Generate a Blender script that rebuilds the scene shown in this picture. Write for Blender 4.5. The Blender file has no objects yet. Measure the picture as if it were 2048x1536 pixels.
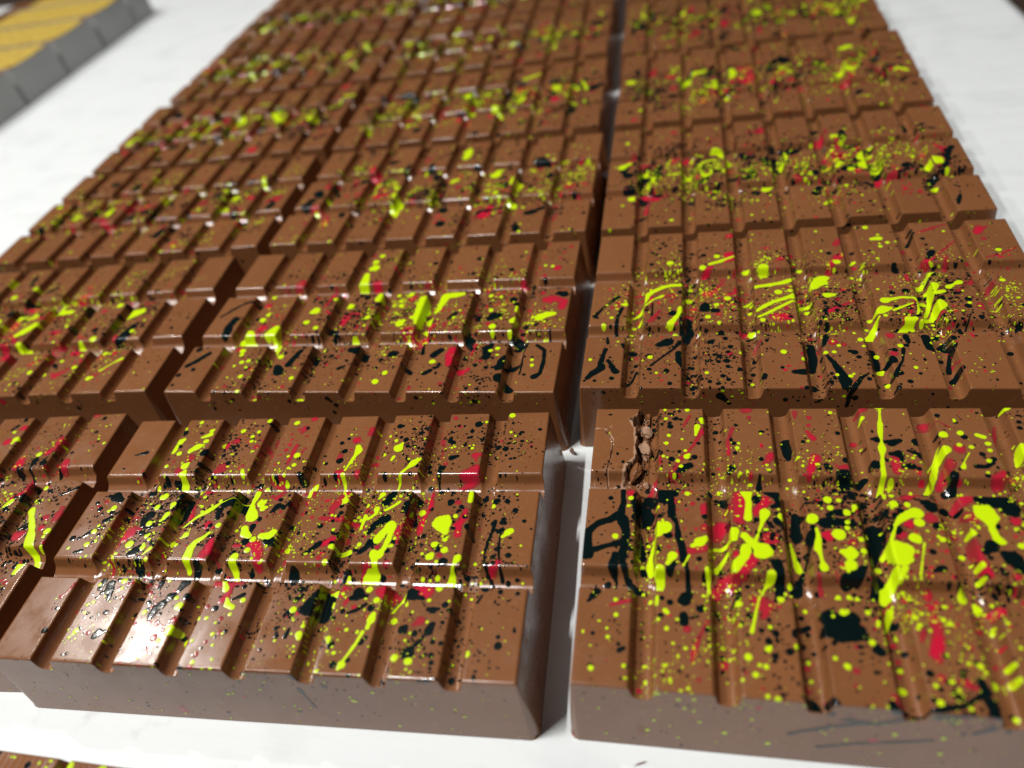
import bpy, math, random
import numpy as np
from mathutils import Matrix

# ------------------------------------------------------------------ camera, world, lamps, exposure
scene = bpy.context.scene
MM = 0.001
CAM_POS = (0.1922, -0.0799866, 0.2046908)
CAM_ANG = (0.820027537, 0.159726564, 0.126170571)          # X, then Y, then Z (world axes)
cam_data = bpy.data.cameras.new('camera')
cam_data.sensor_width = 36.0
cam_data.lens = 1499.238 / 2048 * 36.0
cam_data.clip_start = 0.01
cam_data.clip_end = 20.0
cam_data.dof.use_dof = True
cam_data.dof.focus_distance = 0.242
cam_data.dof.aperture_fstop = 6.4
cam_data.dof.aperture_blades = 0
cam = bpy.data.objects.new('camera', cam_data)
scene.collection.objects.link(cam)
cam.matrix_world = (Matrix.Translation(CAM_POS) @ Matrix.Rotation(CAM_ANG[2], 4, 'Z')
                    @ Matrix.Rotation(CAM_ANG[1], 4, 'Y') @ Matrix.Rotation(CAM_ANG[0], 4, 'X'))
scene.camera = cam

world = bpy.data.worlds.new('World')
scene.world = world
world.use_nodes = True
world.node_tree.nodes['Background'].inputs['Color'].default_value = (0.92, 0.96, 1.0, 1)
world.node_tree.nodes['Background'].inputs['Strength'].default_value = 0.022

def lamp(name, pos, target, power, size, color=(1, 1, 1), shape='DISK', size_y=None):
    d = bpy.data.lights.new(name, 'AREA')
    d.shape = shape
    d.size = size
    if size_y:
        d.size_y = size_y
    d.energy = power
    d.color = color
    o = bpy.data.objects.new(name, d)
    scene.collection.objects.link(o)
    from mathutils import Vector
    o.location = pos
    if 'tube' in name:      # long side stays parallel to the world's Y axis
        o.rotation_euler = (0, math.atan2(pos[0] - target[0], pos[2]) , 0)
    else:
        o.rotation_euler = (Vector(target) - Vector(pos)).to_track_quat('-Z', 'Y').to_euler()
    return o

# two fluorescent tubes running front to back on the ceiling, up to the left: crisp shadows to the right,
# white streaks along the row grooves
lamp('ceiling_tube', (-0.45, -0.14, 1.8), (0.05, 0.15, 0.0), 28.5, 0.036, (1.0, 0.985, 0.955), 'RECTANGLE', 0.42)
lamp('ceiling_tube_left', (-1.10, -0.14, 1.8), (0.0, 0.15, 0.0), 18.5, 0.036, (1.0, 0.985, 0.955), 'RECTANGLE', 0.42)
# second, weaker lamp far left behind the bars: the satin glow on the front left bar
lamp('ceiling_spot_far', (-1.50, 0.90, 1.90), (0.05, 0.05, 0.0), 9.0, 0.06, (1.0, 0.96, 0.90))
# wide overhead area light added only as soft fill for the shadows
lamp('overhead_fill', (-0.5, 0.5, 2.3), (0.05, 0.2, 0.0), 0.9, 1.6, (0.95, 0.98, 1.0), 'RECTANGLE', 1.2)

scene.view_settings.view_transform = 'Standard'
scene.view_settings.look = 'None'
scene.view_settings.gamma = 1.0
scene.view_settings.exposure = 0.0
scene.view_settings.use_curve_mapping = False
scene.cycles.max_bounces = 8
scene.cycles.diffuse_bounces = 1

# ------------------------------------------------------------------ small helpers
def tag(o, label=None, category=None, group=None, kind=None):
    if label: o['label'] = label
    if category: o['category'] = category
    if group: o['group'] = group
    if kind: o['kind'] = kind
    return o

def link(o, parent=None):
    scene.collection.objects.link(o)
    if parent is not None:
        o.parent = parent
    return o

def make_mesh(name, verts, faces, normals=None, attrs=None):
    """verts (n,3) in metres, faces (m,3) or (m,4) int"""
    verts = np.asarray(verts, np.float32)
    faces = np.asarray(faces, np.int32)
    me = bpy.data.meshes.new(name)
    n, k = faces.shape
    me.vertices.add(len(verts))
    me.vertices.foreach_set('co', verts.ravel())
    me.loops.add(n * k)
    me.loops.foreach_set('vertex_index', faces.ravel())
    me.polygons.add(n)
    me.polygons.foreach_set('loop_start', np.arange(0, n * k, k, dtype=np.int32))
    me.polygons.foreach_set('loop_total', np.full(n, k, np.int32))
    me.update(calc_edges=True)
    me.polygons.foreach_set('use_smooth', np.ones(n, bool))
    if attrs:
        for an, av in attrs.items():
            a = me.attributes.new(an, 'FLOAT', 'POINT')
            a.data.foreach_set('value', np.asarray(av, np.float32))
    if normals is not None:
        me.normals_split_custom_set_from_vertices(np.asarray(normals, np.float32))
    return me

def hash2(ix, iy, seed):
    h = (ix.astype(np.int64) * 374761393 + iy.astype(np.int64) * 668265263 + seed * 144665) & 0x7fffffff
    h = ((h ^ (h >> 13)) * 1274126177) & 0x7fffffff
    return ((h ^ (h >> 16)) & 0xffff) / 65535.0

def vnoise(x, y, seed=0):
    ix = np.floor(x); iy = np.floor(y)
    fx = x - ix; fy = y - iy
    fx = fx * fx * (3 - 2 * fx); fy = fy * fy * (3 - 2 * fy)
    a = hash2(ix, iy, seed); b = hash2(ix + 1, iy, seed)
    c = hash2(ix, iy + 1, seed); d = hash2(ix + 1, iy + 1, seed)
    return (a * (1 - fx) + b * fx) * (1 - fy) + (c * (1 - fx) + d * fx) * fy

# ------------------------------------------------------------------ materials
def new_mat(name):
    m = bpy.data.materials.new(name)
    m.use_nodes = True
    return m, m.node_tree.nodes, m.node_tree.links, m.node_tree.nodes['Principled BSDF']

def chocolate_material(name, c1, c2, rough=0.27, bump=0.00002):
    m, N, L, P = new_mat(name)
    tc = N.new('ShaderNodeTexCoord')
    n1 = N.new('ShaderNodeTexNoise'); n1.inputs['Scale'].default_value = 45; n1.inputs['Detail'].default_value = 5
    L.new(tc.outputs['Object'], n1.inputs['Vector'])
    ramp = N.new('ShaderNodeMix'); ramp.data_type = 'RGBA'
    ramp.inputs['A'].default_value = (*c1, 1); ramp.inputs['B'].default_value = (*c2, 1)
    L.new(n1.outputs['Fac'], ramp.inputs['Factor'])
    info = N.new('ShaderNodeObjectInfo')
    mp = N.new('ShaderNodeMapRange')
    mp.inputs['To Min'].default_value = 0.95; mp.inputs['To Max'].default_value = 1.05
    L.new(info.outputs['Random'], mp.inputs['Value'])
    hs = N.new('ShaderNodeHueSaturation')
    L.new(ramp.outputs['Result'], hs.inputs['Color']); L.new(mp.outputs['Result'], hs.inputs['Value'])
    # faint scuffed, dusty patches
    n5 = N.new('ShaderNodeTexNoise'); n5.inputs['Scale'].default_value = 330; n5.inputs['Detail'].default_value = 8; n5.inputs['Roughness'].default_value = 0.7
    L.new(tc.outputs['Object'], n5.inputs['Vector'])
    r5 = N.new('ShaderNodeMapRange'); r5.inputs['From Min'].default_value = 0.56; r5.inputs['From Max'].default_value = 0.8
    r5.inputs['To Max'].default_value = 0.34
    L.new(n5.outputs['Fac'], r5.inputs['Value'])
    bl = N.new('ShaderNodeMix'); bl.data_type = 'RGBA'
    bl.inputs['B'].default_value = (min(1, c2[0] * 1.9), min(1, c2[1] * 2.3), min(1, c2[2] * 3.0), 1)
    L.new(hs.outputs['Color'], bl.inputs['A']); L.new(r5.outputs['Result'], bl.inputs['Factor'])
    L.new(bl.outputs['Result'], P.inputs['Base Color'])
    # satin finish, a little uneven where the mould was less polished
    n2 = N.new('ShaderNodeTexNoise'); n2.inputs['Scale'].default_value = 120; n2.inputs['Detail'].default_value = 6
    L.new(tc.outputs['Object'], n2.inputs['Vector'])
    mr = N.new('ShaderNodeMapRange')
    mr.inputs['From Min'].default_value = 0.3; mr.inputs['From Max'].default_value = 0.7
    mr.inputs['To Min'].default_value = rough - 0.07; mr.inputs['To Max'].default_value = rough + 0.10
    L.new(n2.outputs['Fac'], mr.inputs['Value']); L.new(mr.outputs['Result'], P.inputs['Roughness'])
    P.inputs['IOR'].default_value = 1.58
    P.inputs['Subsurface Weight'].default_value = 0.0
    # very fine grain plus faint mould scratches
    n3 = N.new('ShaderNodeTexNoise'); n3.inputs['Scale'].default_value = 2600; n3.inputs['Detail'].default_value = 3
    L.new(tc.outputs['Object'], n3.inputs['Vector'])
    mpg = N.new('ShaderNodeMapping'); mpg.inputs['Scale'].default_value = (900, 90, 300)
    L.new(tc.outputs['Object'], mpg.inputs['Vector'])
    n4 = N.new('ShaderNodeTexNoise'); n4.inputs['Scale'].default_value = 1.0; n4.inputs['Detail'].default_value = 4
    L.new(mpg.outputs['Vector'], n4.inputs['Vector'])
    add = N.new('ShaderNodeMath'); add.operation = 'ADD'
    L.new(n3.outputs['Fac'], add.inputs[0]); L.new(n4.outputs['Fac'], add.inputs[1])
    b = N.new('ShaderNodeBump'); b.inputs['Strength'].default_value = 0.35; b.inputs['Distance'].default_value = bump
    L.new(add.outputs[0], b.inputs['Height']); L.new(b.outputs['Normal'], P.inputs['Normal'])
    return m

def paint_material(name, full, thin, rough=0.2):
    """coloured cocoa butter; where the film is thin the chocolate shows through"""
    m, N, L, P = new_mat(name)
    at = N.new('ShaderNodeAttribute'); at.attribute_name = 'film'
    mix = N.new('ShaderNodeMix'); mix.data_type = 'RGBA'
    mix.inputs['A'].default_value = (*thin, 1); mix.inputs['B'].default_value = (*full, 1)
    L.new(at.outputs['Fac'], mix.inputs['Factor'])
    L.new(mix.outputs['Result'], P.inputs['Base Color'])
    P.inputs['Roughness'].default_value = rough
    P.inputs['IOR'].default_value = 1.58
    tc = N.new('ShaderNodeTexCoord')
    n3 = N.new('ShaderNodeTexNoise'); n3.inputs['Scale'].default_value = 520; n3.inputs['Detail'].default_value = 4
    L.new(tc.outputs['Object'], n3.inputs['Vector'])
    b = N.new('ShaderNodeBump'); b.inputs['Strength'].default_value = 0.45; b.inputs['Distance'].default_value = 0.00009
    L.new(n3.outputs['Fac'], b.inputs['Height']); L.new(b.outputs['Normal'], P.inputs['Normal'])
    return m

def coat_material(name, full, thin):
    m, N, L, P = new_mat(name)
    tc = N.new('ShaderNodeTexCoord')
    n1 = N.new('ShaderNodeTexNoise'); n1.inputs['Scale'].default_value = 160; n1.inputs['Detail'].default_value = 7; n1.inputs['Roughness'].default_value = 0.75
    L.new(tc.outputs['Object'], n1.inputs['Vector'])
    mr = N.new('ShaderNodeMapRange'); mr.inputs['From Min'].default_value = 0.36; mr.inputs['From Max'].default_value = 0.56
    L.new(n1.outputs['Fac'], mr.inputs['Value'])
    mx = N.new('ShaderNodeMix'); mx.data_type = 'RGBA'
    mx.inputs['A'].default_value = (*thin, 1); mx.inputs['B'].default_value = (*full, 1)
    L.new(mr.outputs['Result'], mx.inputs['Factor']); L.new(mx.outputs['Result'], P.inputs['Base Color'])
    P.inputs['Roughness'].default_value = 0.6
    b = N.new('ShaderNodeBump'); b.inputs['Strength'].default_value = 0.6; b.inputs['Distance'].default_value = 0.0008
    L.new(n1.outputs['Fac'], b.inputs['Height']); L.new(b.outputs['Normal'], P.inputs['Normal'])
    return m

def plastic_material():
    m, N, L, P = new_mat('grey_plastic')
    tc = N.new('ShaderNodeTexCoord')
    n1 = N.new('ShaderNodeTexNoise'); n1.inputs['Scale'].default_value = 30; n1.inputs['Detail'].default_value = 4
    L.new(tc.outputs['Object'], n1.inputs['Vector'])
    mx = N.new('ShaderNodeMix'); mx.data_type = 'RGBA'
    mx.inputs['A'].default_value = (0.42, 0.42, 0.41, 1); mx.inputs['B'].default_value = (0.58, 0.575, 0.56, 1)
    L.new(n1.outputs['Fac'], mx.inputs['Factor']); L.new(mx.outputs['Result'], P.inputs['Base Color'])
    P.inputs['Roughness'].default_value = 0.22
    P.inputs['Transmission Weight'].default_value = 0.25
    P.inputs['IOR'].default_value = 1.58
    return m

MILK = (0.225, 0.088, 0.037)
M_CHOC = chocolate_material('milk_chocolate', (0.196, 0.0735, 0.0260), (0.244, 0.0965, 0.0365), 0.195)
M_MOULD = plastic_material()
M_DARK = chocolate_material('dark_chocolate', (0.050, 0.020, 0.011), (0.075, 0.030, 0.016), 0.22)
M_BROKEN = chocolate_material('broken_chocolate', (0.30, 0.15, 0.08), (0.42, 0.24, 0.14), 0.6, 0.0002)
M_LIME = paint_material('lime_cocoa_butter', (0.60, 0.82, 0.004), (0.40, 0.36, 0.02), 0.2)
M_BLACK = paint_material('black_cocoa_butter', (0.002, 0.007, 0.007), (0.014, 0.014, 0.010), 0.13)
M_RED = paint_material('red_cocoa_butter', (0.54, 0.010, 0.036), (0.20, 0.034, 0.026), 0.16)
M_YELLOW = coat_material('yellow_cocoa_butter', (0.66, 0.47, 0.07), (0.34, 0.20, 0.04))

def paper_material():
    m, N, L, P = new_mat('white_paper')
    tc = N.new('ShaderNodeTexCoord')
    n1 = N.new('ShaderNodeTexNoise'); n1.inputs['Scale'].default_value = 28; n1.inputs['Detail'].default_value = 6
    L.new(tc.outputs['Object'], n1.inputs['Vector'])
    cr = N.new('ShaderNodeValToRGB')
    cr.color_ramp.elements[0].position = 0.28; cr.color_ramp.elements[0].color = (0.72, 0.745, 0.75, 1)
    cr.color_ramp.elements[1].position = 0.5; cr.color_ramp.elements[1].color = (0.785, 0.81, 0.812, 1)
    L.new(n1.outputs['Fac'], cr.inputs['Fac'])
    # a few grey cocoa smudges
    n2 = N.new('ShaderNodeTexNoise'); n2.inputs['Scale'].default_value = 75; n2.inputs['Detail'].default_value = 4
    L.new(tc.outputs['Object'], n2.inputs['Vector'])
    c2 = N.new('ShaderNodeValToRGB')
    c2.color_ramp.elements[0].position = 0.63; c2.color_ramp.elements[0].color = (0, 0, 0, 1)
    c2.color_ramp.elements[1].position = 0.85; c2.color_ramp.elements[1].color = (1, 1, 1, 1)
    L.new(n2.outputs['Fac'], c2.inputs['Fac'])
    mx = N.new('ShaderNodeMix'); mx.data_type = 'RGBA'
    mx.inputs['B'].default_value = (0.62, 0.61, 0.59, 1)
    L.new(cr.outputs['Color'], mx.inputs['A']); L.new(c2.outputs['Color'], mx.inputs['Factor'])
    L.new(mx.outputs['Result'], P.inputs['Base Color'])
    P.inputs['Roughness'].default_value = 0.62
    P.inputs['Specular IOR Level'].default_value = 0.25
    mpg = N.new('ShaderNodeMapping'); mpg.inputs['Scale'].default_value = (14, 70, 1); mpg.inputs['Rotation'].default_value = (0, 0, 0.10)
    L.new(tc.outputs['Object'], mpg.inputs['Vector'])
    n3 = N.new('ShaderNodeTexNoise'); n3.inputs['Scale'].default_value = 1.0; n3.inputs['Detail'].default_value = 5
    L.new(mpg.outputs['Vector'], n3.inputs['Vector'])
    b = N.new('ShaderNodeBump'); b.inputs['Strength'].default_value = 0.7; b.inputs['Distance'].default_value = 0.0022
    L.new(n3.outputs['Fac'], b.inputs['Height']); L.new(b.outputs['Normal'], P.inputs['Normal'])
    return m

def wood_material():
    m, N, L, P = new_mat('dark_table')
    tc = N.new('ShaderNodeTexCoord')
    mpg = N.new('ShaderNodeMapping'); mpg.inputs['Scale'].default_value = (6, 60, 6)
    L.new(tc.outputs['Object'], mpg.inputs['Vector'])
    n = N.new('ShaderNodeTexNoise'); n.inputs['Scale'].default_value = 1.0; n.inputs['Detail'].default_value = 6
    L.new(mpg.outputs['Vector'], n.inputs['Vector'])
    mx = N.new('ShaderNodeMix'); mx.data_type = 'RGBA'
    mx.inputs['A'].default_value = (0.018, 0.011, 0.007, 1); mx.inputs['B'].default_value = (0.06, 0.035, 0.02, 1)
    L.new(n.outputs['Fac'], mx.inputs['Factor']); L.new(mx.outputs['Result'], P.inputs['Base Color'])
    P.inputs['Roughness'].default_value = 0.6
    return m

# ------------------------------------------------------------------ the setting: table and paper
def grid_sheet(name, x0, x1, y0, y1, nx, ny, zf, mat):
    xs = np.linspace(x0, x1, nx); ys = np.linspace(y0, y1, ny)
    X, Y = np.meshgrid(xs, ys)
    Z = zf(X, Y)
    v = np.stack([X, Y, Z], -1).reshape(-1, 3)
    i = (np.arange(ny - 1)[:, None] * nx + np.arange(nx - 1)[None]).ravel()
    f = np.stack([i, i + 1, i + nx + 1, i + nx], 1)
    o = bpy.data.objects.new(name, make_mesh(name, v, f))
    o.data.materials.append(mat)
    return link(o)

table = grid_sheet('table_top', -2.5, 2.5, -1.0, 3.0, 2, 2, lambda x, y: x * 0 - 0.004, wood_material())
tag(table, kind='structure')
# the paper lies flat under the bars and lifts by a fraction of a millimetre where nothing weighs on it
paper = grid_sheet('paper_sheet', -1.15, 0.425, -0.35, 0.905, 316, 252,
                   lambda x, y: -0.00025 * (vnoise(x * 22, y * 30, 5) + 0.5 * vnoise(x * 60, y * 70, 6)), paper_material())
sol = paper.modifiers.new('thickness', 'SOLIDIFY'); sol.thickness = 0.0004; sol.offset = -1
tag(paper, 'large sheet of white paper covering the dark table under the bars', 'paper')

# ------------------------------------------------------------------ moulded bar: shape of the surface (all in millimetres)
def arc_profile(pts, radii):
    """polyline with rounded corners, returned as dense (x, y) samples with x increasing"""
    out = [np.array(pts[0], float)]
    for k in range(1, len(pts) - 1):
        p0, p1, p2 = (np.array(pts[j], float) for j in (k - 1, k, k + 1))
        d0 = (p0 - p1) / np.linalg.norm(p0 - p1); d2 = (p2 - p1) / np.linalg.norm(p2 - p1)
        half = math.acos(max(-1, min(1, float(d0 @ d2)))) / 2
        t = radii[k - 1] / math.tan(half)
        a = p1 + d0 * t; c = p1 + d2 * t
        cen = p1 + (d0 + d2) / np.linalg.norm(d0 + d2) * radii[k - 1] / math.sin(half)
        va = a - cen; vc = c - cen
        tot = math.acos(max(-1, min(1, float(va @ vc) / radii[k - 1] ** 2)))
        sgn = 1 if va[0] * vc[1] - va[1] * vc[0] > 0 else -1
        for s in np.linspace(0, 1, 25):
            an = sgn * tot * s
            out.append(cen + np.array([va[0] * math.cos(an) - va[1] * math.sin(an), va[0] * math.sin(an) + va[1] * math.cos(an)]))
    out.append(np.array(pts[-1], float))
    a = np.array(out)
    return a[:, 0], a[:, 1]

class Mould:
    def __init__(self, xs, ys, H, ins, depth=4.7, rdepth=5.3, wall=1.2, corner=1.0, foot=2.9, ridge=None):
        self.xs, self.ys, self.H, self.ins, self.ridge = xs, ys, H, ins, ridge
        self.LX, self.LY = xs[-1][1], ys[-1][1]
        self.depth, self.corner, self.foot = depth, corner, foot
        self.gx, self.gy = arc_profile([(-5, 0), (0, 0), (wall, -depth), (12, -depth)], [0.8, 1.75])
        # row grooves: steep wall under the upper pad, then a broad hollow running down to the sharp back of the next pad
        g = ys[1][0] - ys[0][1] if len(ys) > 1 else 6.8
        self.rx, self.ry = arc_profile([(-5, 0), (0, 0), (0.19 * g, -0.65 * rdepth), (0.47 * g, -0.9 * rdepth), (0.84 * g, -rdepth), (g, 0), (g + 5, 0)],
                                       [1.5, 2.0, 3.6, 0.6, 0.45])
        self.ex, self.ey = arc_profile([(-3, -3 * H / ins), (ins, H), (ins + 12, H)], [0.85])
        self.sa = ins / math.hypot(H, ins)
    def axis_sd(self, x, iv):
        s = None
        for k, (a, b) in enumerate(iv):
            a_ = -1e3 if k == 0 else a
            b_ = 1e3 if k == len(iv) - 1 else b
            t = np.maximum(a_ - x, x - b_)
            s = t if s is None else np.minimum(s, t)
        return s
    def h(self, x, y):
        gx = -np.interp(self.axis_sd(x, self.xs), self.gx, self.gy)
        gy = np.zeros_like(gx)
        for a, b in zip(self.ys[:-1], self.ys[1:]):
            gy = np.maximum(gy, -np.interp(b[0] - y, self.rx, self.ry))
        top = self.H - (gx ** 8 + gy ** 8 + 1e-14) ** 0.125
        top = top + 0.16 * (vnoise(x / 11, y / 13, 71) - 0.5) + 0.03 * (vnoise(x / 2.3, y / 2.6, 72) - 0.5)     # pads are never quite flat
        if self.ridge:
            top = top + self.ridge * (np.abs(((x + 1.3 * vnoise(y / 9, x / 30, 3)) / 1.9) % 1.0 - 0.5) * 2 - 0.5)
        hx, hy = self.LX / 2 + self.ins, self.LY / 2 + self.ins
        px, py = np.abs(x - self.LX / 2) - hx + self.foot, np.abs(y - self.LY / 2) - hy + self.foot
        e = -(np.minimum(np.maximum(px, py), 0) + np.hypot(np.maximum(px, 0), np.maximum(py, 0)) - self.foot)
        e = e + 0.018 * (vnoise(x / 3.1, y / 3.1, 73) - 0.5)                # slightly uneven trimmed foot and edges
        wallh = np.interp(e, self.ex, self.ey)
        k = 0.7
        m = np.clip(0.5 + 0.5 * (wallh - top) / k, 0, 1)
        z = wallh * (1 - m) + top * m - k * m * (1 - m) * 0.5
        return np.maximum(z, -0.35)
    def normal(self, x, y, hf=None):
        hf = hf or self.h
        e = 0.02
        gx = (hf(x + e, y) - hf(x - e, y)) / (2 * e)
        gy = (hf(x, y + e) - hf(x, y - e)) / (2 * e)
        n = np.stack([-gx, -gy, np.ones_like(gx)], -1)
        return n / np.linalg.norm(n, axis=-1, keepdims=True)
    def unroll(self, u, v):
        """sheet coordinates to plan coordinates: outside the top edge the sheet runs down the walls"""
        x = np.where(u < 0, u * self.sa, np.where(u > self.LX, self.LX + (u - self.LX) * self.sa, u))
        y = np.where(v < 0, v * self.sa, np.where(v > self.LY, self.LY + (v - self.LY) * self.sa, v))
        return x, y
    def lines(self, iv):
        """grid lines along one axis, one list per cell (cells meet on the groove centre lines)"""
        L = iv[-1][1]
        near = [-2.6, -1.9, -1.4, -1.1, -0.8, -0.55, -0.34, -0.17, 0.0, 0.14, 0.26, 0.4, 0.7, 1.1, 1.45, 1.75, 2.1, 2.45, 2.8]
        i = self.ins
        edge = [-i, -i * 0.95, -i * 0.88, -i * 0.78, -i * 0.62, -i * 0.4, -0.7, -0.6, -0.54, -0.5, -0.46, -0.43, -0.40, -0.36, -0.3, -0.22, -0.15, -0.11, -0.06, -0.02, 0.03, 0.09, 0.18, 0.3, 0.48, 0.66, 0.84, 1.3]
        out = []
        for k, (a, b) in enumerate(iv):
            left = edge if k == 0 else sorted([a - (iv[k - 1][1] + a) / 2 * 0 - n for n in near if n < (a - iv[k - 1][1]) / 2 - 0.2] + [(iv[k - 1][1] + a) / 2])
            right = sorted([L - n for n in edge]) if k == len(iv) - 1 else sorted([b + n for n in near if n < (iv[k + 1][0] - b) / 2 - 0.2] + [(b + iv[k + 1][0]) / 2])
            mid = list(np.linspace(left[-1], right[0], 4)[1:-1])
            out.append(np.array(sorted(left + mid + right)))
        return out
    def patch(self, name, xl, yl, hf=None):
        X, Y = np.meshgrid(xl, yl)
        x, y = X.ravel(), Y.ravel()
        z = (hf or self.h)(x, y)
        n = self.normal(x, y, hf)
        nx = len(xl)
        i = (np.arange(len(yl) - 1)[:, None] * nx + np.arange(nx - 1)[None]).ravel()
        f = np.stack([i, i + 1, i + nx + 1, i + nx], 1)
        return make_mesh(name, np.stack([x, y, z], -1) * MM, f, n)

GX, WOX = 6.505, 13.873
xs_, p = [], 0.0
for i in range(8):
    w = WOX if i in (0, 7) else 20.0 - GX
    xs_.append((p, p + w)); p += w + GX
ys_, p = [], 0.0
for j in range(3):
    ys_.append((p, p + 26.57)); p += 26.57 + 6.83
BAR = Mould(xs_, ys_, 27.5, 2.562)

# ------------------------------------------------------------------ splashed cocoa butter: outlines as distance fields, cut to thin skins
SWELL = 0.04
def skin_mesh(name, mould, strokes, dots, step, lift, seed, hf=None, wob=0.42, film_noise=0.9, film_edge=0.45, film_gain=1.1, u0=-5.0, u1=None, v0=-26.0, v1=None):
    """strokes: lists of (u, v, radius) chained to one blob; dots: array (n, 3) of small drops"""
    u1 = mould.LX + 5 if u1 is None else u1
    v1 = mould.LY + 3 if v1 is None else v1
    nu, nv = int((u1 - u0) / step) + 1, int((v1 - v0) / step) + 1
    U = u0 + np.arange(nu) * step; V = v0 + np.arange(nv) * step
    F = np.full((nv, nu), 9.0)
    def window(x0, x1, y0, y1):
        a, b = max(0, int((x0 - u0) / step)), min(nu, int((x1 - u0) / step) + 2)
        c, d = max(0, int((y0 - v0) / step)), min(nv, int((y1 - v0) / step) + 2)
        return a, b, c, d
    items = [np.array(s, float) for s in strokes]
    small = []
    for dt in dots:
        if dt[2] > max(step * 2.2, 0.75): items.append(np.array([dt]))
        else: small.append(dt)
    for s in items:
        R = s[:, 2].max() + 1.2
        a, b, c, d = window(s[:, 0].min() - R, s[:, 0].max() + R, s[:, 1].min() - R, s[:, 1].max() + R)
        if b - a < 2 or d - c < 2: continue
        X, Y = np.meshgrid(U[a:b], V[c:d])
        best = None
        for k in range(max(1, len(s) - 1)):
            p0 = s[k]; p1 = s[min(k + 1, len(s) - 1)]
            dx, dy = p1[0] - p0[0], p1[1] - p0[1]
            t = np.clip(((X - p0[0]) * dx + (Y - p0[1]) * dy) / (dx * dx + dy * dy + 1e-9), 0, 1)
            tt = t * t * (3 - 2 * t)
            ds = np.hypot(X - p0[0] - t * dx, Y - p0[1] - t * dy) - (p0[2] + (p1[2] - p0[2]) * tt)
            best = ds if best is None else np.minimum(best, ds)
        amp = np.clip(s[:, 2].mean() * 0.17, 0.02, wob)
        best = best + amp * 2 * (vnoise(X / 1.9, Y / 1.9, seed) - 0.5) + amp * (vnoise(X / 0.6, Y / 0.6, seed + 3) - 0.5)
        G = F[c:d, a:b]
        k = 0.35
        m = np.clip(0.5 + 0.5 * (G - best) / k, 0, 1)
        F[c:d, a:b] = G * (1 - m) + best * m - k * m * (1 - m) * 0.5
    Fv, Fu = np.gradient(F, step)
    Fu, Fv = Fu.ravel(), Fv.ravel()
    # marching triangles
    N = nu * nv
    f = F.ravel()
    idx = np.arange(N).reshape(nv, nu)
    q00, q10, q11, q01 = idx[:-1, :-1].ravel(), idx[:-1, 1:].ravel(), idx[1:, 1:].ravel(), idx[1:, :-1].ravel()
    T = np.concatenate([np.stack([q00, q10, q11], 1), np.stack([q00, q11, q01], 1)])
    ins = f[T] < 0
    cnt = ins.sum(1)
    T, ins, cnt = T[cnt > 0], ins[cnt > 0], cnt[cnt > 0]
    def ek(a, b): return N + np.minimum(a, b) * np.int64(N) + np.maximum(a, b)
    tris = [T[cnt == 3].astype(np.int64)]
    for r in range(3):
        A, B, C = T[:, r].astype(np.int64), T[:, (r + 1) % 3].astype(np.int64), T[:, (r + 2) % 3].astype(np.int64)
        s2 = (cnt == 2) & ~ins[:, (r + 2) % 3]
        a, b, c = A[s2], B[s2], C[s2]
        tris += [np.stack([a, b, ek(b, c)], 1), np.stack([a, ek(b, c), ek(c, a)], 1)]
        s1 = (cnt == 1) & ins[:, r]
        a, b, c = A[s1], B[s1], C[s1]
        tris += [np.stack([a, ek(a, b), ek(c, a)], 1)]
    tris = np.concatenate(tris)
    keys, inv = np.unique(tris, return_inverse=True)
    tris = inv.reshape(-1, 3)
    isg = keys < N
    u = np.empty(len(keys)); v = np.empty(len(keys)); film = np.empty(len(keys))
    g = keys[isg]
    u[isg], v[isg], film[isg] = U[g % nu], V[g // nu], np.clip(film_edge - f[g] * film_gain, 0, 1)
    e = keys[~isg] - N
    a, b = e // N, e % N
    t = f[a] / (f[a] - f[b] + 1e-12)
    u[~isg] = U[a % nu] * (1 - t) + U[b % nu] * t
    v[~isg] = V[a // nu] * (1 - t) + V[b // nu] * t
    film[~isg] = film_edge
    fv = np.zeros(len(u)); fv[isg] = f[g]
    du = np.empty(len(u)); dv = np.empty(len(u))
    du[isg], dv[isg] = Fu[g], Fv[g]
    du[~isg] = Fu[a] * (1 - t) + Fu[b] * t
    dv[~isg] = Fv[a] * (1 - t) + Fv[b] * t
    # drops swell slightly above the bar, steepest at the rim
    sw = np.exp(np.clip(fv, -6, 0) / 0.35)
    lf = lift + SWELL * (1 - sw)
    du, dv = np.clip(du, -1, 1) * SWELL / 0.35 * sw, np.clip(dv, -1, 1) * SWELL / 0.35 * sw
    # small drops: seven-sided skins
    if small:
        sm = np.array(small)
        K = 9
        rng = np.random.default_rng(seed + 11)
        ang = rng.uniform(0, 6.28, len(sm))[:, None] + np.arange(K) * 2 * math.pi / K
        el = rng.uniform(0.75, 1.35, len(sm))[:, None]
        rr = sm[:, 2:3] * rng.uniform(0.92, 1.07, (len(sm), K))
        pu = np.concatenate([sm[:, :1], sm[:, :1] + rr * np.cos(ang) * el], 1)
        pv = np.concatenate([sm[:, 1:2], sm[:, 1:2] + rr * np.sin(ang) / el], 1)
        base = len(u) + np.arange(len(sm))[:, None] * (K + 1)
        ks = np.arange(K)
        ft = np.stack([np.broadcast_to(base, (len(sm), K)), base + 1 + ks, base + 1 + (ks + 1) % K], -1).reshape(-1, 3)
        u = np.concatenate([u, pu.ravel()]); v = np.concatenate([v, pv.ravel()])
        film = np.concatenate([film, np.repeat(np.clip(0.25 + sm[:, 2] * 0.9 + rng.uniform(-0.2, 0.3, len(sm)), 0, 1), K + 1)])
        lf = np.concatenate([lf, np.repeat(lift + rng.uniform(0.004, 0.012, len(sm)), K + 1)])
        tris = np.concatenate([tris, ft])
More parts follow.
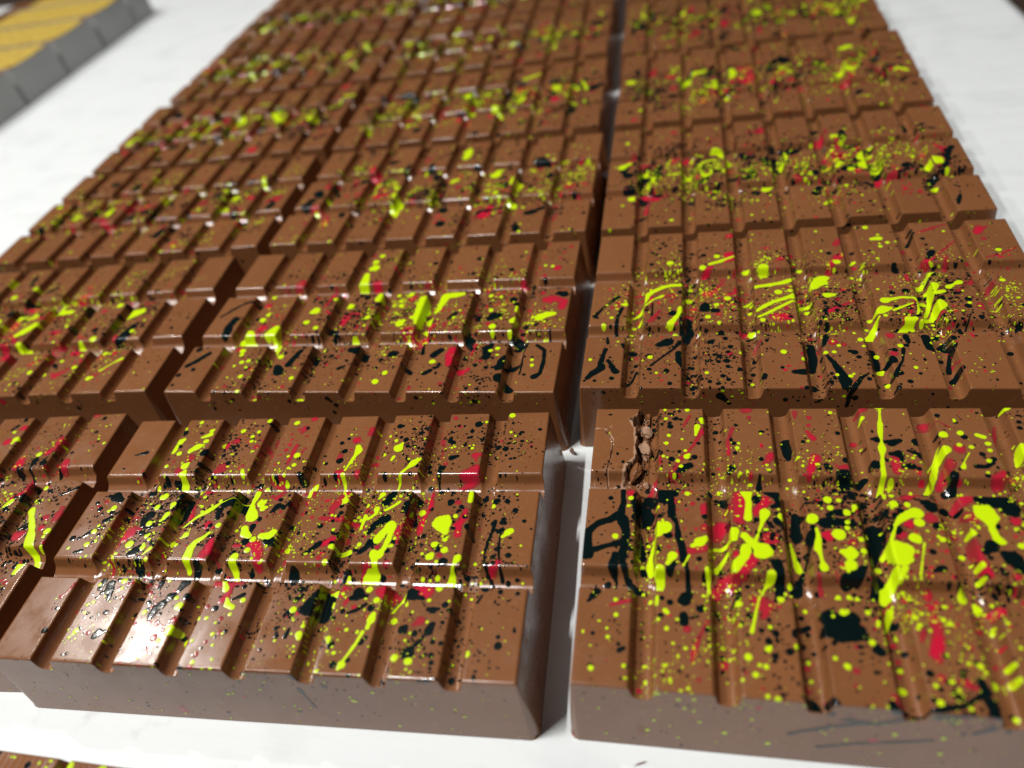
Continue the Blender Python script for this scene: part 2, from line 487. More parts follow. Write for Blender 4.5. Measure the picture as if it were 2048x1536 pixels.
        rim = 0.035 * np.concatenate([np.zeros((len(sm), 1)), np.cos(ang)], 1); du = np.concatenate([du, rim.ravel()])
        rim = 0.035 * np.concatenate([np.zeros((len(sm), 1)), np.sin(ang)], 1); dv = np.concatenate([dv, rim.ravel()])
    film = np.clip(film * (1.35 - film_noise + film_noise * vnoise(u / 5, v / 5, seed + 7)), 0, 1)
    x, y = mould.unroll(u, v)
    hh = hf or mould.h
    z = hh(x, y)
    n = mould.normal(x, y, hf)
    P = np.stack([x, y, z], -1) + n * lf[:, None]
    nz = np.clip(n[:, 2:3], 0, 1)
    n = n + np.stack([du, dv, 0 * du], 1) * nz
    n = n / np.linalg.norm(n, axis=1, keepdims=True)
    # drop what would hang below the foot of the bar
    ok = (z[tris] > 0.3).all(1)
    tris = tris[ok]
    return make_mesh(name, P * MM, tris, n, {'film': film})

# traced splashes of the nearest bars: u v radius in millimetres on the unrolled bar surface
TRACED = {
  ('M1','y'):'25.6 91.7 0.85;20.6 88.6 0.76;31.8 87.4 0.92 32.3 88 0.5;29.1 84.2 0.58 32.1 85.6 1;31.7 82.4 1.07;21.5 82.3 1.5 22.3 83.2 0.83;20.6 78.2 1.56 20.8 79.7 1.03;23.7 76.8 0.98;27.5 77.9 1.15 29.5 79.8 1.4 31.8 80.7 0.41;36.7 84 1.24;44.4 87 0.99;50.6 86.5 0.74;49 84.3 0.74;49.5 82.1 0.73;52.8 91.7 0.92;63.9 90.5 1.07;66.1 74.9 0.63;69.3 75.3 1.18;63.6 72 0.55;69.7 71.1 0.86;68 69.7 0.54;28.9 71.1 1.61 29.4 71.9 0.8;29.4 67.6 1.59 29.6 68.7 0.8 30.1 64.4 1.57;21.6 70.9 0.81;52.5 66.9 0.7 51.4 69 0.55;47.3 68.5 0.47;38 72.7 0.88;38.4 69.9 0.64;20 64.4 0.71 20.1 62 0.79;68.1 65.2 0.84;61 63.7 1;65.9 62.4 1.45;54.1 63.2 0.62;50.4 63.5 0.62;53.1 60.3 0.69;40.6 59.1 0.85;27.6 57.7 1.39 26.9 57.4 0.97;60.4 58.6 1.89 60.4 54.2 1.57 62 51.3 1.77 63 49.4 1.91;64.2 54.9 1.57 65 55.7 0.75;65.4 53 1.11 66.3 53.5 0.59;27.2 53.2 1.15;32.4 54.6 1.15 32.3 53.1 0.53;32.2 50.6 1.06 31.7 48.9 0.75;11 52.9 1.16;9.7 51.6 0.69;39.1 50.2 0.53 39.6 53.6 0.76 39.5 56.6 0.23;39.7 44.5 0.29 41.1 45.9 0.37 43.5 49.3 0.52 46.3 51.7 0.97 47.8 53.2 0.83 49.6 55.1 0.45 52.7 57.1 0.23;52.7 57.1 0.15 56.5 57.4 0.23 59.3 59.1 0.3;27.6 46.8 1.13;31.1 48 0.6;9 43.5 0.98;9.2 38.6 0.97;3.4 37 0.59;24.7 38.7 1.32;29.9 37.7 1.02;32.8 37.5 0.8 31.4 35.2 0.36;30.7 40.7 0.66;29.1 42 0.96 29.6 42.7 0.59;36.6 41.9 1.17;37.5 37.6 0.8 39.5 38.7 0.36;42.8 42.6 1.1 41.7 41.3 0.36;41.2 38.8 0.65;50.5 43.5 0.51 49.2 41.6 0.73 47.4 40 1.01 46.8 37.7 1.29 47 34.7 1.56 47.7 31.6 0.77;52.5 46.5 0.95;62.2 45.2 1.23 62.8 43.4 1.44 64.9 42.3 0.93;66.6 41.2 1.14;68.9 42.6 1.22 71.4 42.6 1.43 72.5 44 1.22;77 40.2 1.06;66.3 37.4 1.13;63 35 1.33 62.6 33.2 1.26 63.8 30.7 0.9 65.3 27.8 0.75;63.6 26.2 0.61 65.1 23.8 1.01;68.9 34.4 0.56;72.4 33.9 0.62;72 39 0.56;33.1 33.7 0.79;30.7 32.6 0.43;57.4 49.1 0.66;56.4 47.5 0.59;49.2 55.9 0.68;42.7 57.5 0.69;46.9 54.2 0.53;45.2 26.3 0.56;49 27.6 0.9;30.3 25.7 0.98;22.7 24.2 0.63;30.8 23.2 0.56;141.8 92 1.01;142.3 84.3 0.57;144 82.6 0.45;133.3 89.2 0.62;130.2 77.5 0.68;103.3 81.3 0.7;105 78 1.77 105.8 79.9 0.54;100.2 80.1 0.55;100.6 75.1 0.77;98.6 72.9 0.53;104.2 74.2 0.61 103.7 72.8 0.46;90.5 78.8 1.02 91 77.1 1.4 90.4 74.7 0.77 89.5 71.8 0.54 88.7 68.7 0.46;88.2 66.9 0.76 89 63.6 0.52 90 61.1 1.11;113.5 73.2 0.6 111.6 71.6 1.35 109.7 69 0.52 108.1 67 0.45 106.2 61.5 0.44;109.4 61.5 1.61 109.9 63 1.03;104.5 58.6 1.02 103.7 56.9 0.36;119.2 61 0.87 119.7 62.2 0.51;117 54.9 1.21;92.6 56 1.02 92.3 58.1 0.29 90.9 60.1 0.22;100.4 54.1 0.87;96.5 53.1 0.65;104 52.9 1 104.1 51.1 0.5 102.2 49.2 0.57;106.9 52.5 0.57 108.9 53.9 0.57 110.8 55.8 0.5;100.7 49.7 1.21 99.9 47.4 1.55 100.4 45.8 0.91;110.1 46.6 2.1 108.5 44.8 1.25 107.3 41.8 1.45;110.7 46.6 1.33 110.6 42.7 0.9 110 38.8 0.89 108.8 36.3 1.35 107.1 37.1 1.16 108.2 34.2 0.94 108.6 32.1 0.67;106.8 30.1 2.66 105.7 28.5 1.65 108.3 31.3 1.33;100.1 28.7 1.26 100.1 31.1 0.54;109.3 25 1.04;97.9 25.9 0.99 99.7 26.3 0.4;126 47.9 2.97 127.5 44.6 1.03;127.9 42 0.81;125.2 40.3 1.15;128.4 38.5 1;124.6 36.3 1.33;126.8 34.6 0.6;122 37.1 0.54;132.9 35.9 1.19 131.9 33.5 0.46 131.3 31.1 1.17 130.6 29.1 1.29;129.6 50.4 0.76;132.6 50.6 0.42;133 59.6 0.64 133.2 56.3 0.85;140.7 54.1 0.7;146.3 44.6 1.14 147.3 45.3 0.94 145 43.3 0.67;142.5 61.9 0.93;144.7 62.3 1.07;147.5 58.6 0.35;93 39.2 0.97 95.1 38.6 0.83 97.4 40.1 0.9;101.9 39.9 0.76;112.4 42.3 0.62;111.9 39.7 0.75;102.4 44.2 0.49;122.5 31.1 0.59;127.1 31.4 0.72;124.8 30.9 0.46;137 36.8 0.59;139.8 30.5 0.45;119.3 26.8 0.65 118.5 24.1 0.39;129.4 26 1.09;77.2 63.1 1.13 78.3 65.2 1.14 76.5 61.6 0.75;92.7 33.9 0.82;95.6 30.2 0.6;91.9 45.1 0.57;89.8 50.5 0.5;91 50.3 0.5;86.4 84.4 0.48;77.6 75.6 0.63;72.7 72.5 0.55;78.9 68.5 0.46;30.3 25.7 0.91;22.7 24.2 0.63;30.8 23.3 0.56;23.9 18.3 0.62;22.4 17.5 0.55;42.4 15.7 0.94;39.5 15.5 0.61;52.4 17.9 1.34;50.5 20.6 0.75;45.5 26.1 0.55;63.6 26.2 0.41 64.9 23.8 0.74;66.7 20.9 0.47 67.6 19 1.06 69.5 18.1 0.86;71.9 20.5 0.8;69.7 16 0.66;63 14.6 0.66;60.6 14.3 0.59;66.4 13.3 0.46;23.5 9.1 0.94;22.5 7.1 0.53;53.1 11 1.25 53.1 9.5 0.65 54.6 11.1 0.98;57.6 9 1.3 59 7.8 0.64;67 9.9 0.71;69.9 10.2 0.45;61.7 7.7 0.51;51.3 7.3 0.65;68.5 6.7 0.45;64.7 1.6 0.69;70.1 2.7 0.5;68.2 -0.2 0.5;70.6 0.1 0.56;63.3 -3.3 0.5;39.3 9.7 0.6;34 6.5 0.39;28.1 11 0.34;39.5 17.3 0.41;42.3 20.7 0.34;10.4 19.1 0.35;88.4 17.9 1.04;89.6 15 0.45;92.7 10.9 1.07 93 9.7 0.63;93 13.3 0.7;98.1 22 0.98;98.8 18.7 0.84 98.8 16.8 0.45;106 12.7 0.56;101.6 10 0.81 102 8.7 0.37;102.4 6.4 0.43;107.5 2.8 1.15 106.9 1.8 0.48 108 4.8 0.43 109.7 8.6 0.49 110.7 12.2 0.62;112.2 15.8 1.26 112.4 17.6 0.7 111.7 13.6 0.63;112.2 21.7 0.96;116.9 18 1.01;116 20.7 0.45 117.1 22.6 0.32 119.5 26.1 0.78;119.3 13.9 0.43 119.4 15 0.25;121.4 5.4 1.02;125.4 4.6 1.07;124.7 6.7 0.48;127.3 22.2 0.63;123.4 18.6 0.44;123.2 10.3 0.43;124.1 12.4 0.43;129.6 26 1.15;140.5 7.3 0.89;133 22.2 0.5;128.1 15.8 0.5;86.3 8.7 0.44;108.1 -12.2 0.64 108.9 -12.6 0.41;114.9 -7.5 0.47;90.6 -18.5 0.35;136.2 -13.6 0.45;131.3 30.7 1.3 130.7 28.4 1.29;97.9 25.9 0.99 99.3 26.4 0.66 96.2 25.5 0.46;126.9 31.4 0.72;122.7 31.1 0.59;136 6.3 0.36',
  ('M1','r'):'29.2 74.4 1.82;40.6 79.6 1.63 41.7 81.3 0.65 44.1 82.4 1.23;43.4 70.2 2.38 41.5 68 1.18;41.4 65.4 1.17;27.6 68.9 2;19.3 50.1 1.37;20.2 58.6 0.55 19.8 55.1 0.46 20.5 49.6 0.53 20.4 45.7 0.6;22.4 43.4 2.46 21.4 41.5 1.86;21 39.1 0.52 20.3 36.4 0.66 21.1 31.9 0.5 20.8 28.9 0.43 18.5 26.2 0.5;48.7 46.5 1.69;52.5 41 1.08 52.9 37.4 2.14 51.6 34.7 1.42;59.7 38.8 0.78 64.1 39.1 0.85 68.1 39.4 1.77 70.2 36.4 1.75 71.1 33 1.59;43.1 59.7 1.54;66.1 65.2 1.92 62.8 65.8 0.77;67.5 79.7 0.88 67.3 75.3 0.79 66.9 71.5 0.55;57.3 84.2 1.47;6.9 55.5 0.94;4.8 53.5 0.7;2.5 52.7 0.55;37 46.4 0.74;52.4 79.4 1.13;51.7 50.3 0.74;59.9 25.6 1.37;13.5 24.4 0.5 12.7 21 0.35;70.1 26.7 1.02 66.7 25.4 1.02;78.3 36.1 1.39;93.6 86.5 1.43 93.2 84.9 1.19;89 81.9 1.42;85.1 73.5 1.16 85.2 76.1 0.86;86.6 67.2 1.9 88 68.2 0.99;93.3 67.6 1.51;118.7 84.3 1.94;120.5 76.7 0.83 120 81 0.61 120.7 73.5 0.68;132.9 68.8 1.83 129.2 66.8 1.46 134 66.8 1.31 128.2 63.9 0.87;131.9 74.4 1.49 133.5 74.9 0.9;122.4 70.9 0.89;92.6 58.6 1.69 90.6 55.7 1.83 89.3 53.3 1.45;80.3 59.1 1.49 77.5 58.6 1.12;100.9 52.5 1.08 99.1 50.1 0.86;120.6 58.1 1.08 119.9 53.9 2.13 118.7 50.7 2.11 117.7 48 1.39;129.5 55.6 1.06;130.8 47 1.51;112.8 44.4 1.38 113.2 47.5 0.7 113.3 41 0.89;127.3 36.6 0.93;106 32.9 1.68 104.4 30.4 1;111.7 33.8 1;124.9 25.8 2.9 126.8 25.1 1.6;114.4 24.8 2.59;112.2 24.7 1.3;90.4 35.1 0.89;113.2 66.5 0.59;67.8 87.7 1.47 67.5 86 0.81;69.9 92.4 1.48;101.9 25.2 0.98;138.4 84.4 0.76;107.7 39.2 0.82;119.8 63.9 0.73;11.7 19.8 0.7 12.1 20.6 0.35;11.3 15.9 0.48;32.7 20 0.76;41.3 12.1 0.6;48.1 12.3 0.79 48 13.3 0.46;51.2 10.6 0.66;53 13.7 0.99;60.1 25.3 1.23 66.3 25.5 1.02 66.3 21.9 1.34 65.5 20.3 1.34;64.6 3.9 0.82;69 10.5 0.71;60.7 6.6 0.58;65.9 7.5 0.64;64.4 0.4 0.88;51.9 -22.7 1.38 52.9 -24 0.89;41.1 21.9 0.82;61.7 18.2 0.8;67.6 14.6 0.79;32.8 25 0.7;126.3 16.1 1.37 124.6 14.8 0.74;125.4 25.1 2.57 123.4 26.2 1.61;113 24.8 1.62 116.5 24.9 1.29;106.1 19.6 0.83;103.3 20.7 0.77;103.4 24.9 0.65;103.6 12.6 0.57;119.7 17.9 0.44;101.5 24.1 0.79',
  ('M1','k'):'21.2 86.5 1.6;33.4 77.2 1.63;22.6 79.9 0.83;10.3 77.3 0.91 6.4 76.2 0.33;20.5 74 0.73;5 69.9 0.57;28.4 64.9 1.18 26.5 65.4 0.79;9.1 57.6 1.96 11.8 56.1 1.17 6.5 57.9 0.79;3.5 55 0.78;5.9 52.5 0.93;11.4 51 0.92;7.8 50.5 0.54;10.7 47.6 0.99 12.1 49 0.92;9.8 45.1 0.83;11.5 45.4 0.68;7.2 42.7 0.9 6.1 41.5 0.6 7.8 43.9 0.6;4.9 40.8 0.68;2.6 40.7 0.98;10.7 39.5 0.6;11.3 42.3 0.6;8.6 36.2 0.81 6.4 35.5 0.52;26.1 50.1 1.9 25.1 48.7 1.36 25.5 46.2 1.13;22.9 51.1 0.61;35.3 55.1 2.29 37.6 53.1 1.52 37.5 57.1 1.53 33.8 58.1 1.16;26.6 43.4 1.11;27.9 36.1 1.82 26.7 35.2 1.09 28.7 37.9 0.88;30.5 32.1 1.79;50.6 32.6 1.41 50.1 29.1 0.91;56.7 32.7 1.05;50.4 52.2 1.05 50.9 49.3 0.89;59.9 39.3 1.07;64.5 40.3 1.43;72.7 40.4 1.77 70.7 41.2 1.07;82.5 31.1 1.7 83.2 29.1 1.35;58 65.5 1.16;22.1 58.6 1.01;70.3 54.2 1.11 69.3 52.3 0.74;51.3 55.1 1.88 56.1 56.1 1.51;79.3 47.7 0.86 80.8 43.6 0.64;64.6 46.2 1.09 64.7 43.9 0.58;26.2 24.7 1.4 26.8 22.3 1.39;17.8 24.5 0.92;51.1 26.2 1.73 50.1 23.3 1.03;43.2 25.6 0.9;103 87.9 1.03 104.3 88.1 0.48;130.8 88.2 1.48;124.1 87.6 0.7;126 87.5 0.55;122.2 80.7 0.92 122.3 82.3 0.54;127.5 78.9 0.68;128.2 82.2 0.61;129 85 0.77;124 73.5 1.12 125.9 74.2 0.75;133 80.7 0.53;121.9 84.5 0.46;100.3 78.1 0.77;104.7 82.8 0.63;107.8 78.8 0.77;113.3 75.2 0.84;121.2 68.9 1.26 120.8 64.9 0.29 121.4 62 0.22;117.9 64.4 1.1;82.2 61.1 1.05;84 80.6 0.79;85.9 82.5 0.71;86.2 76.9 1.01 85.1 76.4 0.62;85.5 72.9 1.31;81 71.4 0.69;107.7 58.6 1.31 106.2 55.3 1.58;111.1 59.6 0.87;113.8 53.5 1.78 115.2 50.7 1.41 113.3 55.3 1.07;115 58.1 1.8;107.7 49.3 1.77 104.8 47 1.27 103.5 44.3 1.05;105.3 40.9 1.52 104 38.7 1.03 102.8 37.4 0.82;107.8 43.1 0.69;100.6 38.2 0.96;89.1 40.2 1.05 87.1 38 0.83 84.9 36.2 0.48;141.4 55.8 1.26;144.8 55.9 0.91;141.7 47.8 1.02 142.1 48.7 0.68 141.7 44.8 0.47 140.7 40.6 0.67 140.2 36.9 0.59 140.6 34.8 0.65 142.7 30.9 0.39 143.6 28.7 0.89 142.2 26.7 1.08;144.2 44.4 0.34 144.3 39.4 0.4 145.2 34.5 0.33 146 31 0.58;143.7 39 0.73;143.1 36.5 0.79;147.5 37 0.85;150.7 48.8 0.68;125.5 39.9 1.35;128.8 34.6 1.32;121.1 43.2 0.96;133.9 46.9 1.03 135.4 44.3 0.47;136.6 60 1.07;123.6 59.6 0.93;127.3 55.8 1.06;122.1 23.9 1.92;146.8 25.3 0.82;110.6 31 1;98.4 30.3 0.67 99 34.8 0.34 100 40.4 0.28;95.9 24.3 1.65 93.8 22.6 1.64;106.3 23.8 1.95;74 66.2 1.53;136.8 54 0.7;130.7 54 0.7;80.4 51.4 0.87;94 43.3 1.05;26.9 25 0.84;23.5 25.8 1.06 23.4 23 0.84;27.6 21.9 0.83 28.2 19.5 0.69;30.2 20 0.55;24.8 21.6 0.63;29.8 15.3 0.88;24 14.8 0.55;26 13.5 0.47;31.1 8.7 1.46 30.4 7.9 0.99 33 9.5 0.66;13 8.9 0.88;46.9 18.5 1.35 45.6 17.3 1.35 45.2 14.9 1.34 45.1 13.6 0.67;48.5 20.9 1.5 49.3 21.7 0.89;50.1 23.4 0.82 51.5 26.3 0.9;53.6 21.1 1.15;47.7 15.4 0.67;64.3 17.7 1.19;68.4 20.7 0.4 71.5 22.4 0.67;58.8 10.5 1.43;24.6 2.3 0.52;61.5 -0.4 0.94;76.9 -5.4 0.61;42.4 7.6 0.52;18.2 24.6 0.78 16.7 25 0.5;52.1 5.5 0.45;28.9 -1.9 0.39;43.2 25.7 0.83 43.3 23.2 0.48;39.5 13 0.67;82.7 30.4 1.7 83.8 28.4 1.01;94.7 20 3.57 95.9 23.1 2.3 91.9 18.4 1.94;88 21 0.92 89.7 22.6 0.72;85.3 12.3 0.83;86.3 10.1 0.82;88.9 10.1 0.76 89.3 12.4 0.38;83.1 5.9 0.56;94.1 -2.1 1.21 93.3 -1.5 0.72;93.8 -8.1 0.77 94.8 -12.3 0.35 95.8 -16.9 0.52;101.8 -6.1 0.83 101.1 -5 0.42;100 -0.9 0.72;105.9 22.7 1.3 104.6 22.2 0.97 109.1 23.1 0.65;103.3 18.1 0.77;104.9 17.7 0.45 107.1 18.6 0.7 109.4 20.5 0.58;111.2 19.4 1.21;101.1 16 0.76;99.6 13.9 0.7 99.7 12.5 0.38;102.8 8.3 1.11;100.4 9.3 0.62;98.5 9.6 0.81;105.1 2.7 1.09;108.9 4.2 0.67;112 10.6 0.62;110.1 0.1 0.66;118.1 0.4 0.71;119 4.3 0.6 119.3 5.7 0.36;121.8 13.3 1.36;125.4 12.4 0.86;129 13.2 1.41 129.6 15 0.93 127.5 10.8 0.49 125.9 9 0.61 124.7 6.9 1.93;122.9 23.7 1.22 120.7 23.9 0.96 125.5 22.9 0.83;129.1 19.3 1.13 127.6 19.6 0.63 130.4 19.7 0.63;130.1 15.7 0.31;131.1 6.5 0.84;131.5 4.6 0.77;131.5 3 0.53;130.8 10.2 0.79;133 10 0.72;131.1 -0.5 0.87 128.9 -1.2 0.41;128.7 1.9 0.47;142.6 26.4 1.2 143.3 28.7 0.77;142.4 32.2 0.32;148.3 9.9 1.01;148 12.3 0.6;139.9 19.7 0.56;140.9 21.9 0.44 141.9 24.1 0.31;78.9 23.2 0.47 79.3 24 0.27;88.5 15.7 0.45',
  ('R1','y'):'29 92.6 0.82;25.9 93.2 0.6;22 92.6 0.53;22.3 88.6 0.67;33.5 88.4 0.88 33.6 87.1 0.73;32 85.4 0.95 31.4 81.6 0.5;23.3 81.4 0.65;22.6 78.2 0.72;21.7 72.9 0.64;22.8 72.4 0.49;28.6 72.9 0.98 29.3 73.6 0.56;26 71.1 0.77;26.9 69 0.7;28.2 75.2 0.57;27.3 79.9 0.5;44 78.4 0.49;43.5 76.5 0.63;58 68 0.6;57 65 0.47;53.9 70.1 0.48;50.7 82.4 0.43;53 76.8 0.42;12.6 56.6 0.75;12 53.8 0.54;21.1 60.7 0.68;28.6 58.7 0.74;25.5 62.2 0.55;20.3 53.8 0.6;22.9 56.3 0.54;26.3 55.7 0.47;45.1 59.8 1.66 45.4 56.8 0.92 45.2 53.8 0.78 44.8 50.8 1.16;49.6 52.7 1.42 48.4 48.9 0.57 47.1 45.2 0.44 46.3 43.2 0.44;53.9 51.6 1.15 54.2 50.4 0.64;61.7 50.8 1.45 61.9 51.5 1.39;22.1 46.7 2.14 20.7 47.5 1.17 20.8 44.6 1.16;19.5 42.9 0.58 18.5 39.3 0.7 18.3 36.1 1.01 18.7 33.5 0.75;17.6 49.4 0.59;8.7 43.2 0.98;31.6 42.2 1.58 33.3 43.5 0.95 30 41 0.82;28.9 37.8 0.31 27.3 34.6 0.37;24.6 37.6 1.32 23.2 35.2 0.69;20.9 33.2 1.37 21.3 31 1.23 20.7 28 0.79;41.1 46.2 1.27 40.8 43.8 0.95;35.5 42.6 0.57 37.7 42.9 0.63 39.7 44.3 0.63;43.6 44.7 1.14 45.6 42.4 1.12 48.3 40.2 2.29 47.6 39.4 1.85;39.3 41.4 0.44 37.9 39 0.56 35.9 35.8 0.8;43.7 40.8 1.43 43.2 38.1 1.23 41.2 35.7 1.35 40.8 34.2 0.91;44.5 39.7 0.62;33.6 33.8 0.74 33.8 30.5 0.49 33.9 28 0.66;49.7 33.2 1.2 47.8 30.9 0.3 46.4 28 0.24;28 28.4 1.03;24.9 27.1 0.61;13.5 28.7 0.68;16.7 28.1 0.74;55.9 45.6 0.31 56.4 41 0.61 57.2 37.3 0.91;62.5 46.3 0.62 61.8 41.2 0.79;16.2 36.2 0.63;54.2 31.6 0.71;53 30.1 0.59;17.8 43.2 0.58;20.4 38.5 0.51;86.2 93.3 0.5 85.5 89.2 0.35 85.1 86.2 0.83 84.6 83.2 0.69 84.3 79.8 0.41 83.9 77 1.15 83.4 73.2 0.47 82.9 70.5 0.66 82.6 66.9 0.72 81.2 61.7 0.96 81.2 58.7 0.57;85.4 93.8 1.06 87.1 93.8 0.85;71.8 91.3 0.64;80.7 89.2 0.7 79.9 87.7 0.28;101.4 82.4 1.21;99.7 79 0.2 97.8 74.8 0.2 95.4 71.2 0.26;100.7 76.7 1.46 98.1 73.5 0.85 96.6 69.4 0.97 95.2 65.9 0.83 93.6 63.7 0.64;105.9 82.9 0.94;110.1 82.2 0.67 111.7 81.4 0.73;112.1 78.9 0.92;111.9 76.4 0.72;107.6 77.6 0.73;103.6 70 0.71 104.4 72.2 0.26 106.4 75.4 0.16;110.6 72.5 0.65;109.3 68.3 0.51;120.6 93.3 1.23;120.4 78.3 0.98 119.4 74.2 0.77;84.5 65.6 0.84 84 64.3 0.45;66.5 57.6 1.22;66.8 54.9 0.83;69.3 57.5 0.71;71.5 61.2 0.78;70.9 53.4 1.01;73.1 55.5 0.82 72.5 53.9 0.38;70.5 50.3 0.87;70.2 48.3 0.68;83.2 56.7 1.13;86.5 56.6 0.88;83.1 59.6 0.76;88.4 54 1.68 86.2 53.5 1.24 84 51.8 1.05 82.4 49.8 0.62 80.7 45.5 0.43 78.3 41.6 0.66;88.3 50.8 1.23;86.3 45.7 1.63;82.6 41.4 3.28 83.9 42.2 1.79 81.5 43.2 1.5 81.8 38.8 1.78;80.2 36.6 0.76 78.6 33 1.45 77.5 31.5 1.74 76.6 29.4 1.15;82.2 36.7 0.88 80.4 33.4 0.7;67.7 46.2 1.79;69.5 40.4 2.11 68.1 40.8 1.09;69.5 36.6 1.55;73.2 41.2 0.9;73.2 44.8 0.73;62.4 47.8 0.44 62.6 44.3 0.68 62.2 41.2 0.79 62.5 37.9 0.42 62.7 35.7 1.2;76.8 38.2 0.83;79.1 49.3 0.56;104.9 54.6 2.75 105.4 53 2.43 105.3 49.5 1.08 105.6 46.5 1.07 106.4 45.5 1;100.4 48 1.02;97.6 43.2 0.83;100 38.5 0.98;99.4 35.1 0.97;88.2 44.3 0.3 86.8 39.8 0.24 85.2 34.4 0.29;94.5 36.6 0.35 94.7 33.1 0.57 94.5 31.1 1.13;65.8 29.8 0.76;68.4 30.1 0.64;70.4 29.6 0.64;110.6 44.5 0.99;92.7 45.6 0.78;92 46.5 0.48;104.6 78.4 0.73;105.1 59.8 0.5;102.5 63.7 0.51;9.9 23.3 0.61;10.2 19 0.72;8.1 15.1 0.41;8.5 12.7 0.53;4.9 4.3 0.8;12.8 5.4 0.51;23 16 0.64;22.7 6.3 0.51;23.9 2.9 0.44;20.4 24.7 0.6 20.5 22.6 0.42;22.6 21 0.71 23.2 20.4 0.59;18.8 25.4 0.67;40.9 23.9 0.94;39.7 20.7 0.46;46.3 27 0.35 45.1 22.8 0.35 44.3 19.4 0.4 43.5 16.4 0.46;51.2 25.9 0.82;55.1 27.1 0.64;47.9 18 0.51;47 12.2 0.84 47.5 12.7 0.45;42.3 9.8 1;46.2 7.7 0.66;44.7 8 0.49;43.6 5.5 0.71;40.6 4.1 0.49;20.5 -0.9 0.55 21.3 -1.8 0.38;25.8 -3.3 0.6;29.4 -2.8 0.54;27.2 -7.1 0.54;29.4 -8 0.53;19.8 -14 0.53;36.7 -17.1 0.68;30.8 -13 0.42;25.5 -21.4 0.42;47 -20.4 0.66;45.9 0.6 0.53;48.4 0.1 0.53;17.5 7.7 0.45;18 7.9 0.34;20.1 7.8 0.4;24.6 12.1 0.4;28.1 1 0.44;22.9 -0.5 0.49;51.2 25.7 0.88;55 27.1 0.58;57.3 25.3 0.58;65.5 23 0.91;62.9 21.9 0.62;71.1 23.4 0.68;77.5 26.8 0.85 76.3 23.7 0.73 75.3 21.1 0.56;85.4 28.9 0.74;87.6 22.5 0.66;88.9 21.5 0.71;81.3 22.9 0.67;94.7 30.8 1.13 94.5 32.5 0.46;97.7 28.6 1.12 97.3 29.6 0.67 97.1 27 0.67;101 29.8 0.56;64.3 9.2 0.86;61.9 11 0.54;56.5 11.6 0.6;56.6 7 0.54;70.7 15.6 0.77;76.7 11.2 0.7;75.3 6 0.79 76.3 6.1 0.79;82.4 2.1 0.82;92.6 11.3 0.79;95.7 8.9 0.98;99.5 8.9 1.03;99.6 12.5 0.89;82.3 6 0.57;86.8 5.2 0.52;90.4 11.8 0.53;48 0.1 0.64;65.7 29.6 0.82;70.4 29.4 0.69;74.3 -11.1 0.6;84.4 -10.9 0.59;77.1 -3 0.61;64.3 -15.3 0.45;81.5 19.9 0.5;77.3 19.1 0.5;98.3 1.6 0.75;88.3 1.3 0.51;98.8 21.7 0.65;101.3 22.5 0.54;95.2 19.6 0.54',
